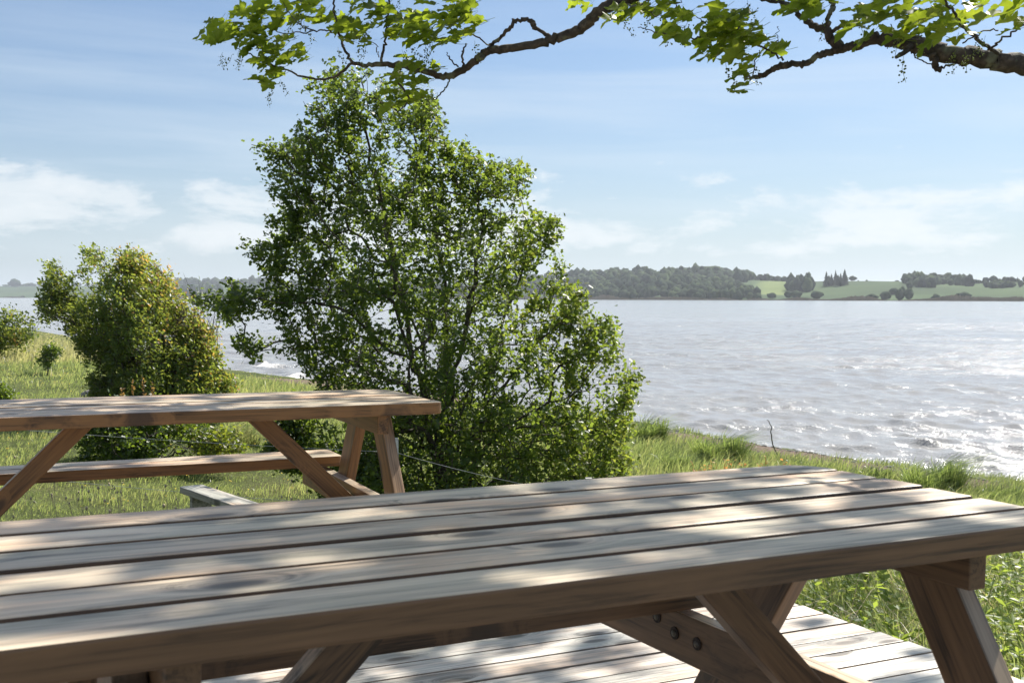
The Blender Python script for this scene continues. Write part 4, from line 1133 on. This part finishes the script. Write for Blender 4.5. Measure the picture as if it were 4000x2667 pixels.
    cl = [(850, 120, 60, 5.5, 5), (900, 145, 60, 5.5, 5), (950, 90, 70, 5.5, 7), (1010, 50, 70, 5.5, 7), (1080, 30, 70, 5.5, 6), (1000, 140, 70, 5.5, 7), (1060, 100, 60, 5.5, 5), (1030, 210, 60, 5.5, 6), (1110, 190, 70, 5.5, 7), (1170, 215, 50, 5.5, 5), (1050, 280, 55, 5.5, 6), (1100, 240, 50, 5.5, 5),
          (1150, 60, 50, 5.5, 4), (1230, 20, 60, 5.4, 4), (1290, 60, 50, 5.4, 4), (1340, 75, 50, 5.4, 4), (1380, 110, 50, 5.4, 4), (1430, 90, 60, 5.3, 5), (1500, 30, 70, 5.3, 6), (1430, 20, 50, 5.3, 4), (1380, 150, 40, 5.3, 3), (1430, 150, 40, 5.3, 3), (1560, 100, 40, 5.2, 3),
          (1590, 140, 55, 5.1, 5), (1640, 100, 65, 5.1, 6), (1700, 70, 70, 5.1, 7), (1770, 50, 60, 5.1, 6), (1820, 30, 50, 5.1, 5), (1840, 90, 55, 5.1, 5), (1760, 130, 55, 5.1, 4), (1680, 140, 50, 5.1, 4), (1660, 160, 40, 5.1, 3), (1790, 145, 35, 5.1, 3), (1640, 240, 45, 5.2, 4), (1700, 250, 45, 5.2, 4),
          (1590, 310, 50, 5.2, 4), (1640, 320, 40, 5.2, 3), (1570, 360, 40, 5.2, 3), (1630, 380, 40, 5.2, 4), (1570, 395, 45, 5.2, 3), (2285, 15, 30, 5.0, 3), (2430, 60, 40, 4.9, 4), (2480, 40, 50, 4.9, 4), (2540, 30, 45, 4.9, 4), (2590, 15, 40, 4.8, 3), (2650, 60, 35, 4.7, 3), (2640, 95, 30, 4.7, 3), (2700, 60, 35, 4.6, 3), (2672, 150, 22, 4.6, 2),
          (2780, 110, 40, 4.55, 3), (2820, 80, 60, 4.5, 5), (2880, 70, 60, 4.5, 5), (2930, 90, 50, 4.5, 4), (2830, 150, 60, 4.5, 6), (2900, 150, 60, 4.5, 6), (2960, 150, 50, 4.5, 5), (2790, 190, 45, 4.5, 4), (2860, 200, 50, 4.5, 5), (2940, 200, 40, 4.5, 3), (3040, 180, 32, 4.45, 3), (2915, 270, 34, 4.6, 3), (2930, 300, 22, 4.6, 2), (2908, 340, 12, 4.6, 1),
          (3080, 15, 40, 4.4, 2), (3160, 35, 45, 4.4, 3), (3210, 5, 50, 4.4, 4), (3345, 95, 40, 4.3, 3), (3375, 148, 22, 4.25, 2), (3400, 50, 60, 4.1, 5), (3450, 30, 60, 4.1, 5), (3460, 90, 60, 4.1, 5), (3520, 110, 55, 4.1, 4), (3540, 150, 35, 4.1, 2), (3520, 10, 55, 4.0, 4), (3600, 60, 60, 4.0, 5), (3650, 100, 60, 3.9, 5), (3640, 10, 60, 3.8, 4),
          (3720, 60, 60, 3.8, 5), (3700, 130, 50, 3.9, 4), (3780, 20, 60, 3.6, 4), (3800, 90, 50, 3.7, 3), (3960, 40, 60, 3.4, 4), (3990, 90, 50, 3.3, 3), (3910, 10, 50, 3.5, 2)]
    cnt = 0; found = []
    for px, py, rad, d, n in cl:
        for k in range(int(round(n * (1.5 if px < 3300 else 1.1)))):
            a = rng.uniform(0, 6.28); r = rad * math.sqrt(rng.uniform(0, 1)); p = at(px + r * math.cos(a) * 1.1, py + r * math.sin(a) * .8, d + rng.uniform(-.22, .22))
            x = np.array([-1.0, rng.normal(0, .7), rng.normal(-.18, .32)]); zz = np.array([rng.normal(0, .4), rng.normal(-.1, .38), 1.0]) * (1 if rng.random() < .9 else -1)
            fx, fy, fz = frames(x[None], zz[None]); s = rng.uniform(.058, .125)
            M = Matrix(np.c_[fx[0], fy[0], fz[0]].tolist()).to_4x4(); M = M @ Matrix.Scale(s, 4); M.translation = Vector(p - base)
            vis = s / d * (1.0 if p[2] < CAM_Z + .268 * p[1] else .3); found.append((-vis, cnt, M, int(rng.integers(10)))); cnt += 1
    found.sort(key=lambda q: q[:2]); T = Tris()
    for k, (_, _, M, mi) in enumerate(found):                # the 300 that show largest are objects, the rest one part
        if k < 300: o = obj('leaf', meshes[mi], e); o.matrix_local = M
        else:
            A = np.array(M); V0, F0 = maple_leaf_mesh(mi); T.add(V0 @ A[:3, :3].T + A[:3, 3], F0, (.1, .2, .3, .4, .45, .5, .6, .7, .8, .95)[mi])
    if T.V: o = obj('small_leaves', T.mesh('small_leaves', M_MAPLE), e); o['kind'] = 'stuff'
    # hanging flower clusters
    ball = ico_crown(1, 1, 1.0, .1)
    fm = []
    for s in range(4):
        T = Tris(); r = np.random.default_rng(s); L = r.uniform(.07, .12)
        sp = np.array([[0, 0, 0], [.01, 0, -L * .4], [-.012, .004, -L]]); V, F = tube(sp, .0008, 3, 0, False); T.add(V, F, .2)
        for k in range(24):
            t = r.uniform(.15, 1); c = np.array([r.normal(0, .010), r.normal(0, .010), -L * t]); T.add(ball[0] * r.uniform(.0020, .0038) + c, ball[1], r.random())
        fm.append(T.mesh('flower_cluster', M_FLOWER))
    for px, py, d in [(870, 225, 5.5), (905, 235, 5.5), (935, 215, 5.5), (945, 245, 5.5), (1065, 355, 5.5), (1095, 330, 5.5), (1050, 380, 5.5), (1160, 70, 5.45), (1175, 60, 5.45), (1185, 105, 5.45), (1320, 205, 5.4), (1430, 195, 5.35), (1425, 120, 5.35), (1570, 215, 5.2), (1600, 200, 5.2), (1660, 195, 5.2),
                      (1690, 185, 5.2), (1565, 230, 5.2), (1560, 10, 5.3), (1855, 180, 5.2), (1640, 410, 5.2), (1660, 385, 5.2), (1690, 400, 5.2), (2430, 95, 4.9), (2540, 80, 4.8), (2590, 85, 4.8), (2920, 20, 4.5), (2835, 268, 4.5), (2945, 270, 4.6), (3230, 90, 4.4), (3345, 60, 4.3), (3530, 240, 4.2), (3510, 150, 4.1),
                      (3620, 180, 4.0), (3820, 170, 4.0), (3850, 160, 4.0), (3600, 110, 4.0), (2690, 100, 4.6), (1300, 60, 5.4), (1010, 160, 5.5), (3735, 215, 4.1), (3770, 220, 4.1), (1130, 120, 5.5)]:
        p = at(px, py - 20, d); o = obj('flower_cluster', fm[random.randrange(4)], e, tuple(p - base), (rng.normal(0, .3), rng.normal(.25, .3), rng.uniform(0, 6)))
        s = random.uniform(.8, 1.3); o.scale = (s, s, s)
    # the rest of the crown above the picture: what throws the dappled shade
    pos = []; r = np.random.default_rng(6)
    while len(pos) < 3900:
        x, y = r.uniform(-3.2, 3.0), r.uniform(.2, 7.5); w = .80
        if x > .75 and y > 2.9: w = .16
        if y > 5.8: w = .35
        if y < 3.0 and x < 0.1: w = 1.0
        if r.random() > w: continue
        s = np.array([x, y, .6]); t = r.uniform(5.0, 8.0); c = s + SUN_DIR * t
        if vnoise(c[None], 1.25, 4)[0] < -.38: continue
        pos.append(c)
    pos = np.array(pos); n = len(pos); V0, F0 = maple_leaf_mesh(3); F0 = F0[:36]; V0 = V0[:37]
    x = rng.normal(size=(n, 3)) * .7 + [-.6, 0, -.1]; z = rng.normal(size=(n, 3)) * .5 + [0, 0, 1]
    V, F, t = scatter(V0, F0, pos - base, frames(x, z), rng.uniform(.12, .20, n), rng.uniform(0, 1, n))
    o = obj('foliage', mesh_np('foliage', V, F, M_MAPLE, {'tint': t}), e); o['kind'] = 'stuff'


# ------------------------------------------------------------------ grass and weeds
def blades(P, h, w, lean, tint, jitter=.35):
    """bent blades: P (n,3) roots"""
    n = len(P); a = rng.uniform(0, 2 * np.pi, n); wd = np.c_[np.cos(a), np.sin(a), np.zeros(n)] * w[:, None] / 2
    L = np.asarray(lean)[None] + rng.normal(0, jitter, (n, 2)); L = np.c_[L * h[:, None], np.zeros(n)]
    mid = P + np.c_[np.zeros((n, 2)), h * .6] + L * .35; tip = P + np.c_[np.zeros((n, 2)), h * .88] + L
    V = np.stack([P - wd, P + wd, mid - wd * .75, mid + wd * .75, tip], 1).reshape(-1, 3)
    b = np.arange(n)[:, None] * 5; F = np.vstack([b + [0, 1, 3], b + [0, 3, 2], b + [2, 3, 4]])
    return V, F, np.repeat(tint, 5)


def build_grass():
    global rng
    rng = np.random.default_rng(100)
    n = 330000
    d = 5.2 * (75 / 5.2) ** (rng.uniform(0, 1, n) ** .82); px = rng.uniform(-500, 3900, n); x = (px - CX) / FPX * d; y = d
    D = shore_wob(x, y); keep = (D > .45) & ~deck_mask(x, y, .05) & (rng.uniform(0, 1, n) > soil_amount(x, y) * 1.35) & (D < 75)
    x, y, d, D = x[keep], y[keep], d[keep], D[keep]
    P = np.c_[x, y, ground_z(x, y) - .01]; q = vnoise(P[:, :2], .9, 1); q2 = vnoise(P[:, :2], 3.1, 2)
    rough = np.exp(-((D - 6.0) / 2.0) ** 2) * .75 - .25 * (D < 2.6)            # longer on the bank
    h = (.058 + .04 * q + .035 * q2 + .19 * rough * (.55 + .75 * q2) + .05 * (y < 8)) * rng.uniform(.55, 1.3, len(x)); h = np.maximum(h, .03) * np.where(D < 2.6, .6, 1)
    w = np.maximum(.0042, d * .00062) * rng.uniform(.7, 1.4, len(x))
    tint = .40 + .2 * q + .1 * q2 + rng.normal(0, .19, len(x)) + .16 * np.clip((y - 35) / 30, 0, 1)
    dry = (x / y < -.36) & (y > 33); tint = np.where(dry & (D < 9), .93 + rng.normal(0, .1, len(x)), tint); h = np.where(dry & (D < 9), h * 1.8, h)
    V, F, t = blades(P, h, w, (.34, -.05), np.clip(tint, 0, 1))
    o = obj('grass', mesh_np('grass', V, F, M_GRASS, {'tint': t})); tag(o, 'windblown meadow grass between the deck and the shore', 'grass', kind='stuff')


def tussock(px, py, w, h, label, n=1800, z=None, depth=None, mat=None, name='grass_tussock'):
    global rng
    rng = np.random.default_rng(int(px * 3 + py))
    p = at(px, py, 1.0) - [0, 0, CAM_Z]
    # find the ground under that picture position
    ks = np.linspace(3, 60, 1200); Q = p[None] * ks[:, None] + [0, 0, CAM_Z]; hit = np.argmax(Q[:, 2] < ground_z(Q[:, 0], Q[:, 1])); b = Q[hit]
    m = b[1] / FPX; R_, H = w * m / 2, h * m
    a = rng.uniform(0, 6.28, n); r = R_ * .55 * np.sqrt(rng.uniform(0, 1, n)); P = np.c_[r * np.cos(a), r * np.sin(a), np.zeros(n)]
    P[:, 2] = ground_z(P[:, 0] + b[0], P[:, 1] + b[1]) - b[2] - .02
    lump = .75 + .45 * vnoise(P[:, :2] / R_, 2.6, px % 7)
    hh = H * rng.uniform(.45, 1.2, n) * (1 - .35 * (r / R_) ** 2) * np.clip(lump, .35, 1.3); wd = np.maximum(.007, b[1] * .0007) * rng.uniform(.7, 1.3, n)
    V, F, t = blades(P, hh, wd, (-.15, 0), np.clip(rng.normal(.55, .33, n), 0, 1), .35)
    V = V.reshape(-1, 5, 3); out = P[:, :2] / R_; V[:, 2, :2] += out * .25 * hh[:, None]; V[:, 3, :2] += out * .25 * hh[:, None]; V[:, 4, :2] += out * .75 * hh[:, None] + np.array([.45, 0]) * hh[:, None]; V[:, 4, 2] -= .25 * hh * rng.uniform(0, 1, n)
    o = obj(name, mesh_np(name, V.reshape(-1, 3), F, mat or M_RUSH, {'tint': t}), None, tuple(b)); tag(o, label, 'grass tussock', 'tussocks on the shore bank')


def build_bank():
    tussock(3650, 1950, 300, 190, 'large dark grass tussock on the bank beside the foreground table corner', 2600)
    tussock(2810, 1815, 290, 150, 'broad windblown tussock between the hawthorn and the bare stick', 2200)
    tussock(2540, 1735, 180, 130, 'tussock at the waterline nearest the hawthorn', 1500)
    tussock(3420, 1885, 190, 80, 'low tussock left of the large dark one on the bank', 1200)
    tussock(3900, 1960, 260, 90, 'ragged tussock at the right picture edge on the bank', 1600)
    tussock(2640, 1830, 150, 90, 'short tussock in the bright grass right of the hawthorn', 1000)
    tussock(3110, 1835, 150, 55, 'small tussock on the bank right of the bare stick', 800)
    tussock(950, 1745, 190, 110, 'pale wiry tussock behind the far table, right of the low bush', 1400, mat=M_GRASS)
    # mixed tufts and pebbles that break up the edge of the bank
    global rng
    rng = np.random.default_rng(91)
    T = Tris(); S = Tris(); k = 0; pebble = ico_crown(4, 1, .6, .15)
    while k < 230:
        y = 8 + 34 * rng.uniform() ** 1.6; x = (rng.uniform(1900, 4100) - CX) / FPX * y; D = float(shore_wob(np.array([x]), np.array([y]))[0])
        if not .25 < D < 5.5: continue
        if D < 3.2 and vnoise(np.array([[x, y]]), .8, 9)[0] < .15: continue
        n = int(rng.uniform(30, 110)); rad = rng.uniform(.08, .3); P = np.c_[x + rng.normal(0, rad, n), y + rng.normal(0, rad, n), np.zeros(n)]; P[:, 2] = ground_z(P[:, 0], P[:, 1]) - .01
        hh = rng.uniform(.08, .30) * (.5 if D < 2.4 else 1) * rng.uniform(.5, 1.2, n); V, F, t = blades(P, hh, np.full(n, max(.006, y * .0006)), (.35, 0), np.clip(rng.normal(rng.uniform(.05, .7), .15, n), 0, 1)); T.add(V, F, t); k += 1
    o = obj('bank_grass', T.mesh('bank_grass', M_GRASS)); tag(o, 'uneven grass tufts of many heights along the eroded bank', 'grass', kind='stuff')
    k = 0
    while k < 420:
        y = 9 + 26 * rng.uniform() ** 1.5; x = (rng.uniform(2100, 4100) - CX) / FPX * y; D = float(shore_wob(np.array([x]), np.array([y]))[0])
        if not -.25 < D < 1.6: continue
        r_ = rng.uniform(.015, .06) * (1 if k % 9 else 1.8); S.add(pebble[0] * [r_, r_ * .8, r_ * .7] + [x, y, float(ground_z(x, y))], pebble[1]); k += 1
    o = obj('pebbles', S.mesh('pebbles', M_ROCK)); tag(o, 'small stones strewn along the waterline below the bank', 'stones', kind='stuff')
    # bare stick
    rng = np.random.default_rng(55)
    P = [at(3046, 1832, 15.2), at(3030, 1770, 15.2), at(3014, 1700, 15.2), at(3010, 1665, 15.2), at(2996, 1640, 15.2)]; b = P[0].copy(); b[2] = float(ground_z(b[0], b[1])) - .05; P[0] = b
    L = smooth_line(P, 4, .006); V, F = tube(L - b, np.linspace(.011, .005, len(L)), 5, .15); o = obj('bare_stick', mesh_np('bare_stick', V, F, M_TWIG), None, tuple(b)); tag(o, 'thin bare stick standing upright on the bank in front of the water', 'stick')
    # rusty flowers near it
    for i, (px, py, n, l) in enumerate([(2790, 1832, 50, 'left rusty orange flower patch behind the foreground table'), (2840, 1822, 40, 'middle rusty orange flower patch behind the foreground table'), (2870, 1812, 26, 'upper rusty orange flower patch near the broad tussock'),
                                        (2985, 1806, 24, 'small rusty orange flower patch left of the bare stick'), (3062, 1815, 20, 'small orange yellow flower patch at the foot of the bare stick')]):
        p = at(px, py, 1.0) - [0, 0, CAM_Z]; ks = np.linspace(3, 60, 1200); Q = p[None] * ks[:, None] + [0, 0, CAM_Z]; b = Q[np.argmax(Q[:, 2] < ground_z(Q[:, 0], Q[:, 1]) + .17)]; n = n // 2; c = rng.normal(0, 1, (n, 3)) * [.16, .12, .035]; T = Tris()
        V, F, t = scatter(OVAL_LEAF[0], OVAL_LEAF[1], c, rand_rot(n, .5), .042 * rng.uniform(.7, 1.3, n), rng.uniform(0, 1, n)); T.add(V, F, t)
        for q in c[::3]: V, F = tube([q, q * [.8, .8, 1] + [0, 0, -.2]], .003, 3, 0, False); T.add(V, F, 0)
        o = obj('orange_flowers', T.mesh('orange_flowers', M_ORANGE), None, tuple(b)); tag(o, l, 'flowers', 'orange flowers on the bank', 'stuff')


def build_weeds():
    """leafy weeds and straw beside the deck at the right"""
    global rng
    rng = np.random.default_rng(200)
    T = Tris(); S = Tris(); G = []
    cnt = 0
    while cnt < 720:
        x, y = rng.uniform(.4, 5.2), rng.uniform(2.6, 9.0)
        if deck_mask(np.array([x]), np.array([y]), .06)[0] or x / y > .62 or x / y < .12: continue
        if shore_wob(np.array([x]), np.array([y]))[0] < 1.2: continue
        if vnoise(np.array([[x, y]]), .9, 6)[0] < -.55: continue
        z = float(ground_z(x, y)); b = np.array([x, y, z]); H = rng.uniform(.22, .46) * (1.0 if y < 6 else .8); lean = rng.normal(0, .1, 2) + [-.08, 0]
        top = b + [lean[0], lean[1], H]; mid = (b + top) / 2 + rng.normal(0, .012, 3); L = smooth_line([b, mid, top], 4); V, F = tube(L, np.linspace(.0026, .0012, len(L)), 3, 0, False); T.add(V, F, .3)
        n = rng.integers(10, 20); f = rng.uniform(.2, 1, n); i = (f * (len(L) - 1)).astype(int); a = rng.uniform(0, 6.28, n)
        xx = np.c_[np.cos(a), np.sin(a), rng.uniform(-.1, .9, n)]; kind = cnt % 3; s = (.065, .045, .085)[kind] * rng.uniform(.6, 1.25, n) * (1.15 - .5 * f)
        V, F, t = scatter(OVAL_LEAF[0] * ([1, 1.1, 1] if kind < 2 else [1, .55, 1]), OVAL_LEAF[1], L[i], frames(xx, np.c_[rng.normal(0, .4, (n, 2)), np.ones(n)]), s, np.clip(rng.normal(.5 + .1 * (kind == 1), .22, n), 0, 1)); T.add(V, F, t)
        cnt += 1
    o = obj('weeds', T.mesh('weeds', M_WEED)); tag(o, 'leafy green weeds crowding along the right edge of the deck', 'weeds', kind='stuff')
    # straw: pale fallen stems
    n = 5200; x = rng.uniform(.4, 5.2, n); y = rng.uniform(2.6, 8.0, n); k = ~deck_mask(x, y, .03) & (vnoise(np.c_[x, y], 1.1, 7) > -.1); x, y = x[k], y[k]; n = len(x)
    P = np.c_[x, y, ground_z(x, y) + rng.uniform(0, .16, n)]; V, F, t = blades(P, rng.uniform(.08, .3, n), np.full(n, .0035), (-.2, 0), rng.uniform(0, 1, n), 1.5)
    o = obj('dry_straw', mesh_np('dry_straw', V, F, M_STRAW, {'tint': t})); tag(o, 'dry tangled straw among the weeds right of the deck', 'straw', kind='stuff')
    # green grass between
    n = 26000; x = rng.uniform(.2, 5.5, n); y = rng.uniform(2.4, 11.0, n); k = ~deck_mask(x, y, .04) & (shore_wob(x, y) > 1); x, y = x[k], y[k]; n = len(x)
    P = np.c_[x, y, ground_z(x, y)]; V, F, t = blades(P, rng.uniform(.10, .34, n) * np.where(y > 7, .8, 1), np.full(n, .0050), (-.3, 0), np.clip(rng.normal(.42, .2, n), 0, 1), .4)
    o = obj('long_grass', mesh_np('long_grass', V, F, M_GRASS, {'tint': t})); tag(o, 'long green grass growing among the weeds right of the deck', 'grass', kind='stuff')


def build_stalks():
    """seed stalks and small yellow flowers in the meadow behind the foreground table"""
    global rng
    rng = np.random.default_rng(300)
    ball = ico_crown(2, 1, 1.6, .1); T = Tris(); n = 0
    for k in range(120):
        px = rng.uniform(-100, 1250) if k % 3 else rng.uniform(300, 720); d = rng.uniform(5.9, 9.5); x, y = (px - CX) / FPX * d, d
        if deck_mask(np.array([x]), np.array([y]), .1)[0]: continue
        b = np.array([x, y, float(ground_z(x, y))]); H = rng.uniform(.22, .48); q = b + [rng.normal(-.05, .05), rng.normal(0, .04), H]; m = (b + q) / 2 + rng.normal(0, .012, 3)
        V, F = tube(smooth_line([b, m, q], 4), .0016, 3, 0, False); T.add(V, F, .5); T.add(ball[0] * rng.uniform(.006, .011) + q, ball[1], .5)
    o = obj('seed_stalks', T.mesh('seed_stalks', M_SEED)); tag(o, 'pale seed stalks rising from the meadow grass behind the foreground table', 'seed stalks', kind='stuff')
    T = Tris(); oc = (np.array([[1, 0, 0], [-.5, .87, 0], [-.5, -.87, 0], [0, 0, .5]]), np.array([[0, 1, 3], [1, 2, 3], [2, 0, 3]]))
    for k in range(230):
        px = rng.uniform(-200, 1250); d = rng.uniform(9, 30); x, y = (px - CX) / FPX * d, d
        if shore_wob(np.array([x]), np.array([y]))[0] < 3: continue
        if k < 26: d = y
        T.add(oc[0] * (.005 + d * .0004) + [x, y, float(ground_z(x, y)) + rng.uniform(.08, .15)], oc[1])
    o = obj('buttercups', T.mesh('buttercups', M_YELLOW)); tag(o, 'tiny yellow flowers dotted over the left meadow', 'flowers', kind='stuff')


def build_haze():
    V = np.array([(x, y, z) for z in (-6.5, 48) for y in (-60, 5600) for x in (-3600, 3600)], float)
    F = np.array([(0, 2, 3, 1), (4, 5, 7, 6), (0, 1, 5, 4), (2, 6, 7, 3), (0, 4, 6, 2), (1, 3, 7, 5)])
    m, nt, out = new_mat('sea_haze'); v = nt.nodes.new('ShaderNodeVolumePrincipled')
    v.inputs['Color'].default_value = (.86, .92, 1.0, 1); v.inputs['Density'].default_value = .00017; v.inputs['Anisotropy'].default_value = .35
    link(nt, v.outputs[0], out.inputs['Volume'])
    o = obj('haze', mesh_np('haze', V, F, m)); tag(o, kind='stuff')


build_ground(); build_water(); build_hills(); build_deck(); build_tables(); build_far()
build_hawthorn(); build_bushes(); build_maple(); build_old_bench(); build_fence()
rock(365, 1522, .5, .2, 'grey field stone half hidden at the left foot of the leaning bush')
build_grass(); build_bank(); build_weeds(); build_stalks(); build_haze()
